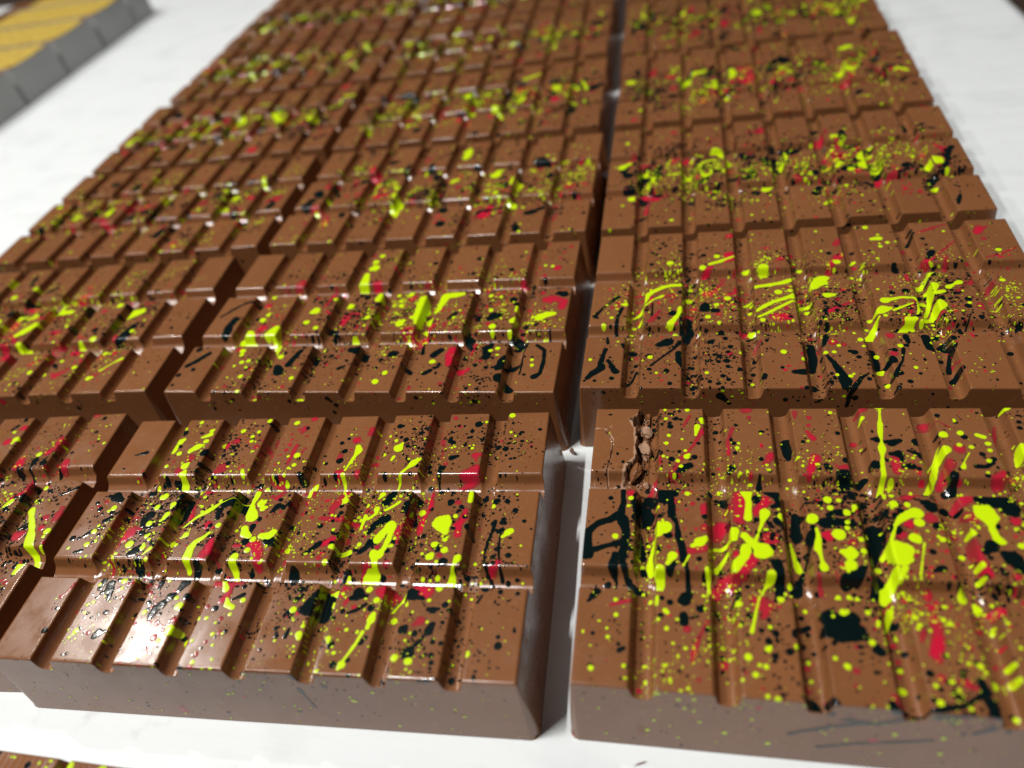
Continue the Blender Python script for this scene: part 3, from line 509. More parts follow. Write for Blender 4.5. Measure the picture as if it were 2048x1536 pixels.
  ('R1','r'):'29.7 89.8 0.59 27.8 85.5 0.51;33.7 83.5 1.3 32.2 80.9 0.72 30.6 77.3 0.57 26.6 71.4 0.7 24.1 66.1 0.97;47 92.7 1.83;47.7 89.2 0.87;42.5 84.5 0.72 41 79.4 0.64 40.9 74 0.7;53.1 73.7 1.38 51.1 70.4 0.89;46.7 66.6 0.81;61.5 91.3 0.86 61.2 89.2 0.5;65.5 89.2 0.93;64.9 85.9 0.78;65.5 80.6 1.04 64.1 83.6 0.56;65.2 73 1.69 63.7 68.8 1.34 62.8 66.5 0.8;20.6 72.3 0.64 20.8 69.8 0.42;19.4 65.5 0.69 17.7 60.9 0.82 16.7 59.5 0.55;12.5 58.5 1.36 13.3 56.7 1.02;43.4 57.6 2.64 43.2 53.7 2.6 42.6 49.9 1.93;39.9 54.5 1.64;50 56.9 1.63 47 52.6 1.29;37.7 50.2 2.26 36.3 46.8 1.6;50.2 44.2 2.63;33.2 54.2 1.32 33.2 52.1 0.98;33 46.7 1.16;29.3 39.4 1.45 32.8 40.3 1.26;44.7 37.4 2.46 42.6 33.9 1.82 38.2 32.6 2.13 35.6 29.5 1.51;39.6 30.5 1.2;41 38.7 1.24;18.1 45.7 0.78;98.1 89.2 1.52;81.5 92.8 1.07 79.6 91.8 0.71;77.5 82.2 1.03;104.3 77.2 1.85;100.8 71.7 1.63 98.9 68.6 1.16 97.2 65.5 0.96;86.9 72.8 1.66 86.3 68.3 1.31;73.1 69.6 1 71.4 69.4 0.67;111.6 66.2 1.89 113.3 68 1.27;94.8 61.6 1.39;101.2 59.3 2.18 99.1 56.8 1.55;101.6 52.9 1.83 100.1 54 0.92;64.9 45.8 1.86;85.8 50.3 1.54;91.5 52.1 1.84;100 45.5 1.19 100.2 43 1.18 100.4 40.4 1.05 100.8 35.9 1.43;67.4 36.3 1.19;74.1 53.9 0.95;111.4 52.1 1.5;115.4 62.1 1.55;89.4 60.6 1.27 86.3 58.8 1.27;87.4 34.8 1.04;107 35.2 1.13;116.5 68.9 1.4;116.5 85.3 0.6 117.6 89.2 0.47 115.6 81.5 0.4;97.3 49.6 1.03;86.8 31 1.26;83.3 46.7 1.52;46.1 24.5 2.63 44.7 25.5 1.47 48.4 24 1.46 46.4 20.8 1.04;28 16.3 1.1;33.1 18.6 0.46 31.6 15.6 0.52 30.3 12.6 0.74 29.4 9.3 0.84 29.1 7.4 0.45;36.7 9.5 1.12;40.3 18.6 0.58;35.6 27.8 1.2;41.4 5.9 0.49;30.6 3.3 0.55;44.9 2.4 0.59;45.6 -10.1 0.42;37.7 22.3 0.59;84.9 28.2 1.98 85.8 26.3 1.69;85.5 22.7 1.39 85.8 20.2 1.37 85.2 16.4 1.62 83.8 13.6 1.34 84.2 12.2 0.8;82.7 19.3 0.82 81.6 16.8 0.54;100.2 25.9 1.93 99.3 26.5 1.11;96.2 22.4 0.82;89.2 7.1 1.29 87.8 7.3 0.78 90.5 6.1 0.77;66.1 8.2 0.86;76.7 13.4 0.7;76.3 9.8 0.64;74.9 2.6 1.04 72.9 3 0.62 74.9 0.1 1.02;65.3 4.6 0.58;67.1 14.2 0.66;97.3 13.4 0.74;69.9 -14.8 1 71.2 -15.1 0.75;91.9 15.7 0.64;62.6 28.6 0.87;72.7 21.5 0.67;89.9 26.5 0.84;104.9 26.8 0.66',
  ('R1','k'):'50.7 83 0.57;58.1 82.6 1.41 58.3 77.6 1.25 58.5 76.2 0.83;42.7 78.4 0.78;41.7 68.8 1.23 40.9 67.4 0.82;27.3 68.1 1.46 29.4 69.5 1.04;30.9 72.7 0.91;26.4 74.8 0.64;24.2 71.8 0.98;36.3 69.9 0.76;16.9 65 0.9;34.5 61.8 1.42;49.1 64.4 0.94 49.3 66.6 0.34;27.9 62.5 0.88 25.8 63.4 0.82;52.2 67.8 0.74;6.7 56.5 0.89;10.3 59.3 0.69 10.5 54.8 0.81 10 51.3 1.14 7.3 49.1 1.2 3.3 47.2 1.13 1 44.6 1.32 1 40.9 1.43 1.6 36.9 1.61 1 36.1 0.96;3.2 38.6 1.1 6.5 39.9 0.71 9.8 40.9 1.1;10.4 49.2 1.66 11.6 45.4 1.31 11.5 41.7 1.29 11 37.7 1.28 11.1 34.6 0.95 12.9 30.9 0.81 14.3 29.1 1.23 16.9 28.1 0.92;14.7 56.7 2.37 16.2 52.8 3.34 16.8 55 2.01 14.9 50.6 1.99;17.8 58.6 2.04 21.7 56.9 2.02;20.9 60 1.22 24.8 58.8 1.35;24.1 56.6 0.87 24.1 51.8 1.19 25.4 48.5 0.65 26.1 43.6 0.96 27 40.4 1.08 27.3 36.6 1.06 28.3 33.6 0.62 28.5 29.9 0.79 28.2 27.3 1.03;20.9 50.6 0.86;9 37.2 0.96 8.5 33.7 1.39 9.5 30.7 0.37 8.9 27.7 0.43 8 26.9 0.31;4.8 25.8 0.92;16.7 34.1 1.13 16 36.4 0.63;23.8 33.7 1.24 25.1 35.3 0.75;31.5 36.9 0.81;36.8 35.9 1.23;23.1 44.3 1.29;20.5 39.3 0.95;50.2 60 0.99 53.4 58.7 1.64 53.5 55.7 0.97 51.7 54.8 0.84;47.7 57.3 1.64;52.6 49.9 1.27;38.5 58.7 1.33 39.7 56.2 0.46;57.7 47.3 1.57 57.9 55 1.09 58.6 53 1.15;61.2 45.8 1.55 60 41.1 0.43 58.6 37 0.48 57.1 33.9 0.78 55.6 31 1.78;57.2 40.6 0.92;51.3 36.6 1.52 51.6 33.3 1.2 51.9 29.7 1.48;49.6 37.3 0.49;59.8 56.4 0.39 62.8 56.5 0.32;15.5 42.7 1.29 16.3 38.8 0.95 15 46.4 0.98;29.4 44.9 0.45;9.2 39.6 0.45;31.6 56.8 0.6;101.4 90 0.76;105.8 87.2 0.61;112.3 91.1 0.55;100 82.6 0.68;72.7 82.8 0.83;83 80.3 1.36 81.8 80.5 0.68;86.7 78.9 1.22 89.2 79.9 0.88 84.9 79.4 0.68;93.7 79.4 1.35;90.7 76.1 0.47 93 74.8 0.8 93.7 73.4 0.66;87.9 74.7 1.67 85.9 74.7 0.67;81.3 70.5 1.65;72 66.7 2.31 73.5 65.8 1.64;76 65.9 1.31 78.3 68.1 0.99;73.8 72.2 1.21;67.9 70.2 0.87 67.7 68.8 0.53;107 70.5 0.84 109.4 70.3 0.71 111.6 71.9 0.64;100.8 67.7 1.16 100.3 64.3 1.14 98.4 63.8 0.95;73.7 59.3 1.93 73.7 63.2 1.3;90.5 70.2 1.31 88.3 70.1 0.85;92.2 69.3 0.72;86.4 62.2 0.45 86.9 64.8 0.26;64.9 49.9 1.88 67.4 50.4 1.57 69.2 50.1 1.38 71.6 49.8 1.25;77.8 50.4 2.17 77.7 46.5 2.14 76.2 43 1.81 75.3 40 1.2;82.1 48.2 1.84;84.8 54.3 1.12;92.4 56.2 1.87 91.5 57.3 1.25;96.7 57.9 1.25;105.1 58.6 1.86 107.8 57.9 1.85 111.2 59.6 1.54;111.3 56 2.44;103.9 44.2 1.77 102 42.3 1.17;107.5 40.4 2.31 108.7 38 1.72 106.2 41.8 1.16;89.5 41.7 0.95;90.9 36.8 1.05 88.8 36 0.58;70.3 33.9 1.77 72.4 36.2 0.89 67.8 32.7 1.47;75.8 34.2 2.05 74.8 30.7 1.74;109.7 75 0.91;112 73.2 0.97;82.8 53 0.93;92.2 49.8 1.22;106.4 50.3 1.2;73.9 52.7 0.63;69.4 53.3 1.26 67.2 53.3 0.95;3.8 24.1 1.1 4.8 25.3 0.92 2.8 22.6 0.55;11.2 11 0.58;11.4 9.3 0.69 12.6 10 0.63;27.4 24.1 1.79 28.5 26.3 1.2;27.2 19.9 1.18 27.2 17.9 1.17 27.8 19 0.59;31.3 21.9 1.06 31.8 22.6 0.59;23.8 23.4 0.84;21.7 24.5 0.72;40.9 25.6 0.89 39.6 24.8 0.47;38.7 23 0.53;36.5 11.4 0.68;36.3 7.7 0.67;47.8 19.9 0.63;45.8 17 0.68;42.3 15.6 0.51;13.4 5.3 0.45;26 5.1 0.44;22.2 3.8 0.39;16.6 16.9 0.53;16.8 19.6 0.48;16.5 15 0.47;51.7 -15.3 0.36 54.3 -13.1 0.41 57.7 -11.9 0.51;30.9 14.2 0.4;47.7 5.8 0.43;45.4 4.8 0.38;64.1 19.4 4.21 61.9 21.5 2.27 66.7 18.3 2.79 61.1 17.6 1.68 67.2 21.5 1.97;72 13.4 1.36 71 13.6 0.82;69.6 16.6 0.83 69.2 19.1 0.67;77.5 22.5 1.12;57.6 20.9 0.85 55.2 19.7 0.85;54 16.8 1.41;56.2 23.4 0.69;55.7 0.7 1.84 57.4 -0.5 1.31;59.8 0.8 1.31 60.8 0.3 0.78;59.9 -4.3 1.04;51.5 -14.8 0.51 56.2 -12.2 0.51 61.3 -9.6 0.56 66.3 -7.6 0.66 70.8 -6.8 0.66 75.9 -3.7 0.76;63.5 -6.4 0.67 68.8 -7.1 0.61;72.5 0.8 1.03 73.7 -2 1.02;77.6 -0.3 1.02 79.7 0 0.51 83.4 1.1 0.76 86.9 1.7 0.61 89.6 3.6 0.66 92.6 5.2 0.92 91.8 7.6 1.03;92.5 2.7 1.52 93.4 -0.2 1.5;78.4 15.3 0.81;88.4 8.7 0.68;85 7.1 0.62;83.1 5.2 0.62;86.2 3.8 0.77;58.3 -20 0.5 67.4 -16.5 0.5 75.1 -14.4 0.5 82.4 -12.4 0.5;81.4 -2.3 1.01 87.6 -0.7 0.75;90 -7.7 0.64 93.4 -5.4 0.74;62.1 14.8 0.66;60.1 14 0.61;70.3 8.2 0.59',
  ('M2','y'):'46.6 48.6 2.15 45.7 47.9 1.46;45.3 41.1 1.44;50.8 37.5 1.23;61.6 51 1.75;63.1 63.2 2.19 61.9 68.6 2.32 61.6 73.1 1.83;63.9 78.6 2.37 62.9 78.1 1.54;63.1 83.2 1.46;64.9 87.9 1.26;73 55.9 1.95 73 58.4 1.17;79 51.1 1.92;24 43.4 1.47;25.2 46.6 1.09;21.6 33.5 2.88 17.8 34.3 1.93 24 29.5 2.38;31 34 1.91 32.7 37.9 1.44 34.2 31.6 1.42 37.6 27 1.68;57.1 28.8 1.3;53 56.4 0.99;23.1 58.9 1.12;42.5 19.9 1.28;26.6 16.8 1.11;29.3 17.5 1.01;29.7 8.5 1.08;24.1 14.7 0.64;52 7.6 0.97;56.9 -0.7 1.72;37.9 -0.4 1.05;32.1 0.5 0.88;89.3 10.1 1.12;86.8 5.5 1.28;80.3 7 0.69;69.6 31.5 1.57;71.7 43.6 1.23;86.8 39 1.85 87.8 40.8 1.12;24 23.5 1.31;24.5 21.2 1.03;84.2 50.9 1.15;83.4 53.8 0.96;81.5 57.6 0.97;86.2 20.3 0.62;78.4 13.4 0.53;91.9 30.2 1.27 89.2 28.8 1.81;29.6 13.9 0.64;24.3 8 0.54;93.7 50.1 2.37 93 55 2.11 93.3 43.8 1.87 93.8 39.9 1.39;97.8 44.4 2.05 100.1 47.4 2.34 101.4 53 2.08 102.2 56.2 1.91 106.2 56.9 1.62 109.2 57.6 1.24;90.9 43.1 1.12;86.8 39 1.58;97.3 38.2 1.19 98.7 36.7 0.91;143.6 41.2 2.05 145.8 42.6 1.79 149.1 43.3 0.98;133.1 39.3 1.52 134.1 40.8 0.9;133.8 45.7 0.91 133.6 48.1 0.55;121.7 55.7 1.03;123.3 46.4 1.01;125.7 36.2 1.52;126.2 33.3 0.89;133 33.1 0.97;108.8 42.3 0.83;106.4 16.3 1.21;130.2 23.3 0.95;127.6 22 0.95;133.6 16.2 0.51;123.5 3.7 0.49;144.2 16.7 0.67;144.6 13.9 0.75;139.3 9.3 0.58;144.4 74.8 0.87;141.4 75.5 0.68;89.2 28.8 2.08 91.3 30.6 0.91;86.7 58.2 1.26;126 54.7 0.75;138.9 37.7 0.71;109.8 -5.2 0.57;123.9 -4.5 0.56;127 -4.5 0.56;140.7 41.3 0.89;98.6 31.5 1.08',
  ('M2','r'):'62.1 43.3 2.38 62.1 40.1 1.89 63.2 46.5 1.15 68.8 45.8 0.95;68.9 37.6 1.4;32.1 68.9 2.58 31.3 66.2 2.05;40.8 72.5 1.14;22.7 53 2.01;26.5 37.7 2.42;32.2 12.8 1.09;68.9 66.4 2.5;74.4 78.2 1.53;22 24.3 1.41;67.4 23.4 0.82;79.1 36.9 1.11;44.2 57.2 1.2;100.7 2.1 1.09;40.6 -2.8 1.04;46.6 33.6 0.75;60.9 88.1 1.05;91.7 34.6 3.2 94.5 31.6 2.72 97.9 32.2 2.71 101.6 37.4 1.1;112.6 20.5 2.17 113.3 15.1 1.71 113 22.6 2.18;116.7 15 1.71 119.3 15.7 1.02 120.9 21.8 1.04 121.4 25.9 0.87;120.9 11.7 1.43 120.1 10.1 0.84;133.6 65.4 1.9 131.8 63.9 1.14;144.6 51.9 1.83 147.3 53.3 1.83 152 50.8 1.81 151.5 47.3 1.62;146.8 73.6 1.92;141.9 68.4 1.14;148.4 84.6 0.88;150.8 88.8 1.09;147 80.4 0.88;121.3 48.6 1.11;105.8 38 1.09;123.7 37.8 1.17;118.6 65.4 1.92;88.1 55.2 1.92;100.7 2.1 1.09;112.2 4.3 0.83;125 16.6 0.77;80.3 45 1.13;143 56.7 1.11;129.1 70.8 1.16;146.7 51 1.37',
  ('M2','k'):'16.5 57.6 1.22 10.4 55.3 0.71 6.4 51.1 0.71 2.8 46.2 0.6;10.8 44.2 1.98 9.9 40.2 1.97 10.9 34.5 1.94;3.2 24.6 1.43;2.7 14.9 1.12 5.6 17.8 1.22 9 22.2 1.23;1.7 9.5 1.11;6.6 12.7 1.11;45.2 11 2.24 43.5 13.8 1.62;47.6 15.2 1.62 48.8 20.1 1.37 49.7 23 1.19;74.1 23.3 2.25 78.4 22.9 1.8 71 23.4 1.36;89.5 20.9 2.04;57.4 10.2 1.5;68.7 -3.3 1.01;69.8 -4.5 0.67;69.6 -9.9 0.91;52.8 -4.6 0.94;69.6 12.8 0.88 71.6 14.2 0.62;94.9 16 1.31 97.2 14.6 0.87;55.8 39.5 1.9;21.5 43.9 1.18;61 34 1.4;67.4 57 1.47;85 13 0.87;46 5.5 0.79;42.8 3.2 0.7;56.1 21.5 2.28;40.1 14.2 0.91;2 3.9 0.73;63 15.7 0.63;67.3 10.8 0.35;125.4 42.6 2.72 127.8 43.3 1.36 123.7 41.2 1.36;135.1 32 2.19 138.4 29 2.17 136.7 27.7 1.73;116.7 32.5 2.23 119.1 28.1 1.76 114.6 37.7 1.36;151.5 55.5 1.83 149.4 56.4 1.38;145 24.7 0.77 148.1 21.9 0.76 148.6 15.3 0.75 148.1 9.5 0.74 146.1 7.7 1.23;141.2 25.5 0.6 140.1 20.7 0.59 140.7 14.1 0.58 140.3 9.6 0.74;126.1 23.7 1.73 126.7 18.3 1.54 127.6 25.8 1.04;133.6 16.2 2.11 132.3 12.9 1.68 134.1 18.1 1.53;133.3 7.7 2.06 136.8 5.2 1.47;136.3 16.1 1.26 139.1 18.7 0.68 140.3 22.8 0.6;104.7 9.8 1.11 106.7 11.2 1.02;106 19.9 1.57 108.2 22.7 1.31;101.4 20.7 0.88 100.6 25.6 0.62;123.4 14 1.02;127.8 12.9 0.67;130.1 12.9 0.67;142.4 8.9 0.66;144.1 18.3 0.67;137.2 -0.7 0.8;113.8 -0.3 0.74;100 2.8 0.84;142.8 36.8 0.79;148.4 33.8 0.44 149.3 26.7 0.51;109 44.8 1.11 107.1 41.7 0.92;119.2 36.8 1.8;117.7 46.8 1.84;137.2 36.3 1.06;131.2 52.5 1.85;111.5 82.7 1.51;110.9 71.9 1.18;129.8 83.2 0.79;127.1 73.6 1.17;92 80.3 1.22;119.7 76.2 0.89;138 40.7 1.34;133.1 50 1.38',
  ('R2','y'):'33.1 56.8 0.89 29.4 56.6 0.9 26.7 55.6 0.9 23.5 53.4 0.98 21.3 51.2 1.07 20.5 48.1 0.8 18.8 44.5 0.88 16.2 42 0.52;20.4 44.4 0.35 23.2 48 0.35 26.8 50.2 0.62;13 45.4 1.15 11.4 45.5 0.44;37 59 1.07;41.7 68 1.28;44.5 69.9 0.82 48.5 71.7 0.91 51.8 73.6 0.55 54.2 75.1 0.46;47.2 75.2 1.2;58 69.4 1.63;64.4 67 1.97 64.3 62.2 0.88 63 59.2 0.53;61.2 54.3 0.87 66 55.2 0.95 70.5 56.4 1.13 74.5 58.5 0.78;68.5 50.5 1.45;72.6 51.4 0.94;60.8 40.3 0.75 63.4 42.7 0.84 67.4 45.4 0.84 71.4 47.4 0.93 74 48.1 1.69;60.9 36.5 0.5 64.9 39.1 0.67 69.3 42.5 0.59 72.9 45.2 0.59;58.2 31.4 1.39;62.1 34.7 1.07;33.7 42.4 1.21 32.8 38.8 0.85 29.8 33.6 1.27;31.6 30.8 1.09;32.9 27.7 0.83;29.1 71.7 1.39;43.2 37 1.18;50.6 47.6 1.29;36.3 52 1.5;46.4 44.1 0.94;47 33.8 0.67;46 28 0.74;5.6 33.4 0.86;8.3 37.5 0.7;2.4 14 0.74;23.2 15.2 0.97;67.6 17.4 1.02;73.6 13.8 0.77;57.1 6.1 0.69;42.3 7.1 0.7;25.6 7.1 0.55;53.8 17.1 0.63;18.2 37.1 0.52 19.4 40 0.52;16.5 36.1 0.86;56.7 48.1 0.69 59.2 49.5 0.6;58.4 43.6 0.85;78.8 46.4 1.09 75.8 45.8 0.84;81.3 53.6 1.87 83.3 56.5 2.57 84.7 58 2.15;78.1 43.2 1;53.4 -2.3 0.53;77.9 69 1.15;59 47.3 0.68;87.9 61.6 1.04;85.2 48.1 1.51 87.3 48.1 0.84 84 48.3 0.5;90.9 68.5 1.32;98.1 73.7 0.8 96.8 72.2 0.44;104.2 91.1 1.19;108 83.1 1.35 105.3 82.8 0.99;103.6 44.3 1.63 105.7 44.9 0.82 109.4 45.8 0.57 113.2 45.3 0.65 114.4 43.5 0.81 113.6 39.4 0.56 112.6 36.4 0.4;114.1 40.1 0.56 115.9 37.6 0.95 118.2 37.9 1.19 120.8 41.2 1.99 120.7 42.5 1.6;116.6 40 0.56 118.5 44.7 0.81 119.7 48.9 0.98 120.9 52.4 1.64;119 52.1 0.99;117 46.9 1.14;121.1 48.1 0.97 123.2 48.7 0.81;125.3 51.1 1.14 127.1 52.4 0.57 129.2 53.7 1.23;117.5 55.5 1.08 119.6 57.9 0.92 122.1 60 0.67;115.7 43.4 0.72;102.4 39.5 1.77 101.1 38.5 1.61 104.4 39.8 0.72;99.8 35.2 0.8 97.9 30.6 1.19 96.6 28.7 1.57;105.6 38.7 0.56 109.3 40.9 0.48 112.3 42.5 0.32;98.2 37.9 0.89;96.5 33.3 0.72;102.4 35.8 0.8;109.8 33.5 1.81 111.4 34.1 0.95 107.1 31 0.94 104.4 28.8 0.7 101.5 27.3 0.47;109.9 29 1.09 109.8 27.7 0.78;113.4 32.8 0.86;123.1 37.7 0.55;146.5 72.7 1.02;142.9 54.2 1.05;97.5 19.2 1.07;104.1 19.9 0.91;97.3 11.2 1.12 98.2 12 0.6;98.4 5.1 0.88;80.9 16.9 0.77;83.5 17.1 0.85;92.5 23.1 1.01;91.2 26.9 0.94;85.3 20.4 0.78;106.8 9.3 0.66;87 5.3 0.74;83 6 0.67;113.5 21.1 0.61 114.5 20.2 0.45;126.8 37.6 0.55;129.8 41.8 0.63;117.9 35.6 0.71;115.7 34.7 0.71;107.7 77.7 0.89;110.5 80.1 0.89;102.3 50.8 0.66;93 19.9 0.62;84.6 -3.4 0.58;88 6.4 0.52',
  ('R2','r'):'30.7 50.1 1.76 29.1 50.4 1.06;22.3 48.8 1.33;52.1 75.3 2.76 54.1 73.4 1.83 50.3 72 1.37;42.3 65.1 1.36 45.1 68.2 0.91;43 50.6 2.18 45.7 51.6 1.31 48 56.1 0.62 49.9 59.9 0.44;38.1 46.7 1.3;52.6 89.2 1.71;70.9 72.1 1.71;66.3 36.3 2.06 70.4 36.2 2.05;75.1 79.6 1.83;50.1 16.6 1.03;35.9 41.6 2.15;57.4 31.8 1.23 54.8 31.2 1.23;59.7 23.1 1.2;71.7 0.1 0.67;76.3 50.2 1.7;18.1 39.3 1.04;77.8 29.5 0.96;143.7 87.2 1.94 142.2 84.4 1.31 146.4 88.2 0.62;143.6 80.1 1.04;113.3 56.4 1.5 113.4 58.7 1.01;92.5 72.5 1.95 89.4 68.6 1.49 87.1 64 1.04;97.8 70.1 1.05;132.9 40 1.57 133.3 38.7 0.78 132.5 41.4 0.79;139.8 53.9 1.22 138 51.5 0.56;101.9 25.1 1.55;83.6 22 1.56;87 20.7 0.93;101.6 16.1 1.29;125 22.1 0.68;136 70.7 1.28;116.4 79.8 1.33;121 66.6 1.7 124.8 69.5 0.51 129.2 74.7 0.43 133.5 79.3 0.35;141.5 68.3 0.42 146.1 69.6 0.5 152.4 73.8 0.42;135.3 60.7 1;88.2 45.6 1.08;90.9 50.9 1.26;84.9 39.1 1.23 93.3 44.4 0.49;104.8 63.7 1.71;106.9 51.6 1;120.3 37.2 1.18;114 30.2 1.01;128.1 89 0.9 122.3 86.1 0.63 132.8 91.2 0.54;111.8 20.8 0.76',
  ('R2','k'):'9.7 50.1 1.16 7.6 47.2 0.62 4.6 43.5 0.62 1.8 38.4 0.88 3 37.6 0.7;11.8 43.2 0.79 10.5 38.1 0.78 10.2 32.4 0.77 10.3 28.2 0.85;7.4 19.5 0.83 6.8 16.2 0.82 6.2 13 1.06 6.7 9.8 1.38 4.1 7.3 1.37 2.2 4.8 0.96;10.2 10.4 1.21 11.7 7.9 1.2 8.7 13.6 0.74;10.6 4.5 1.03;4.9 3.3 0.72;1.3 3.3 0.56;8 22.8 0.67 7.5 26.2 0.42;33 17.1 1.21 33 13.3 1.2 34.3 10.8 1.03 36.3 8.6 0.79;33.4 23 1.07 30.9 19.1 0.49 26.8 14.6 0.4 23.6 10.9 0.48;23.1 9 0.88;29 8.1 1.19;29.1 23 2.06 26.6 21.8 1.48;35 39.5 2.56 35.9 33.1 2.52 34.2 28.3 2.08;42.5 43.5 1.89 40.2 41.4 1.11 46.7 40.5 1.27;18.5 12.2 0.48 17.1 7.2 0.48 15.2 4.8 0.4;47.7 30.7 1.65;43.8 22.8 1.22;48.8 13.1 1.18;60.6 5.8 1.14 60.7 4.6 0.76;62.6 23.7 0.72;46.5 -3.6 1.35 48.1 -5.2 0.97;49.4 -6.7 0.74;7.9 -2.2 0.78;73.2 0.1 0.89;66.6 9.6 0.69;38.1 4.7 0.78;36.7 14.5 0.8;40.7 4.1 0.7;17.2 21.9 1.24 13.3 22 1;23.1 45.8 0.35 23.1 38.4 0.34;30.6 39.6 1.72;22.2 79.1 0.85;25.9 85.5 0.77;32.9 83.6 0.76;42 76 1.11;43.5 81 0.75;77.3 24.7 1.58 77.4 18.3 1.56 76.4 12.8 1.53;73.6 7.5 1.51 70.2 7.5 1.14;20.6 -0 0.62;47.2 0 0.76;75.8 4 1.5;120.7 23.7 1.14 119 24.4 0.99 117.3 23.2 0.91 120.4 20.7 0.98 118.7 16.5 0.74 117.6 11.3 0.81;120 9.5 1.09 117.6 6.7 0.87;81.2 15.2 0.69 82.9 11 0.91 84.3 6.9 1.35 85.2 2.9 2.07 84.9 0.6 1.47;92.6 6.8 0.37 90.1 4.6 0.74 87.8 1.2 0.95 86.2 -2.9 0.73 85.8 -7.5 0.57;96.1 21.7 1.16 96.3 16.2 1.52 96.8 12.6 1.13;100.5 13.2 1.73 98.6 12.6 0.75;112.4 23.9 1.53 112.8 19 1.66 113.7 17.8 0.98;105.9 26.9 0.47 111.5 26.7 0.62;117.9 29.4 1.16 115.7 27.6 0.54;129.7 43.9 1.19;128.7 40.2 1.03;126.2 27.3 0.61 126.7 31.1 0.31 128.9 36.2 0.23;101.9 6.8 0.96 99.9 5.7 0.73 103.5 12.6 0.37 104.8 18.5 0.68;100.2 0.4 0.94;121.8 58.9 1.25;116.2 50.4 1.48;106.6 48.8 1.15;111.2 49.3 1.4;135.6 58.9 0.66;133.6 56.8 0.58 133 57.9 0.41;89.7 16.9 1.15 88.3 17.5 0.77;90.8 14.5 0.91;98.2 5.7 0.74;104 2.9 0.87;82 25.2 1.03 80.7 20.8 0.78;106.6 24.6 1.16 106.8 21.5 0.76;102.1 17.9 0.91;107.5 6.5 0.58;93.9 12.7 0.75;88.5 41.7 0.99;88.8 74.4 1.07;124.3 72.7 1.47 122.3 68.8 0.86;123 81.8 0.88;133.2 67 0.59;118.7 83 0.89 120.6 86.2 0.54;95.6 55.1 1.27;83.3 39.2 0.98;110.9 39.5 0.96;106.6 41 0.81',
  ('L1','y'):'141.6 47.8 1.34 144.2 43.7 1.01 146.8 39.7 1.23 148 36.3 1.68 148.9 34.2 1.66 151.6 31.1 0.9 152.4 28.8 1.11 151.6 26.5 1.33 150.7 23.2 0.88;140.3 51.8 0.88;141.2 57.3 0.97;112.9 81.9 1.24;112.5 80 0.7;109.8 85.7 0.8;128.2 73.6 1.2;152.9 39.1 1.15;152.9 36.9 0.68;154.1 33.1 0.9;130.7 51.9 1.05 129.2 49.7 0.72;125.5 55.9 0.65;125.2 63.1 0.75;152.8 78 0.6;149.5 80.2 0.52;139.6 54.7 0.48',
  ('L1','r'):'141.8 93.3 1.96;123.2 68.7 1.86 122.3 71.6 1.28 121.8 67.6 1.27;133.2 80.8 1.56 133.2 76.5 1.29 131.5 74.2 1.71;125.7 76.8 0.69;141.9 69.6 1.68 142.6 66.7 1.66;153.1 46 1.72 152.8 43.5 1.16 153 48.6 0.94;148.8 44.6 1.4;149.9 40.6 1.39;142.7 37.4 2.3 143.9 38.3 1.54;146.2 29.3 1.49;149.9 19.7 0.94;133.5 59.8 1.23 133.4 56 0.98 130.2 53.4 1.05;110 80.7 1.76;112.8 87.8 1.61;118 84 1.06;142.1 57.9 0.73;154.5 34.8 0.91;134 67.6 0.84;128.7 63.3 1.25',
  ('L1','k'):'128.5 70.8 1.27 128.5 66.7 0.59 129.7 63.3 0.58;132.4 69.4 1.52;110.8 92.1 1.09;109.3 89 0.81 107.8 87.1 0.81;154 57.5 0.56 151.3 55.4 0.48 148.2 54.2 0.4;138.6 42.8 1.02;143.9 40.5 0.77;142 73.7 0.76;139.8 65.7 1.25;119.8 63.6 1.26;139.9 36 0.92;132.1 82.7 0.7;151.1 45.6 0.62;145.9 29.3 0.75;122.4 59.1 0.83;145.4 32.6 0.53;154.8 66.2 0.49',
  ('L2','y'):'34.8 84.9 1.27 36.6 88 1.17 34.8 82.1 0.95;45.7 70.1 1.74;80.1 60.1 2.17 75.4 65.6 1.3 81.6 55 1.76 87.3 55.3 1.46;111.3 58.2 1.64;120.5 50.9 2.37 125.1 52.9 1.9 120.1 48.5 1.88;69.8 42.3 2.39 72 46.1 1.93 73.3 47.5 1.25 67.8 40.1 1.43;76.3 31.8 2.14 80.2 28.6 1.85 72.8 33.6 1.41;105 32.1 1.56 107.2 29 1.09;110.7 34.7 1.65;92.2 13.8 1.24;112.7 15.9 1.23;100.8 11.8 0.88;123.8 8.6 1.2 125.2 9.2 0.6;126.6 13.1 0.52 129.6 17 0.44 133 20.3 0.79;53.4 76.6 1.55;91.1 44.6 0.95;127.7 38.7 1.1;54.9 48.2 1.17;87.2 6.8 0.7;68.7 54 0.98;112 23.3 0.9;104.1 20.3 0.98;122.9 24 1.07;55.4 60.6 1.2',
  ('L2','r'):'83.1 64.1 2.18 86.6 67.2 1.79 89.4 68.7 1.2;88.7 40.1 2.07 85.7 40.3 1.13;65.4 33.3 2.35;94.2 33.2 1.85;94.5 24.1 1.81 98.1 24.6 1.81;107.5 25.4 2.26;88.6 18.7 1.08 90.6 20.7 0.72;106.3 10.9 1.75 108.4 13.5 1.14 110.4 15.4 0.7;105 54.6 1.44;121.7 34.6 1.83;86 74.2 1.52;127.1 24.1 1.6;72.7 24.7 2.76;86.6 -3 1.71',
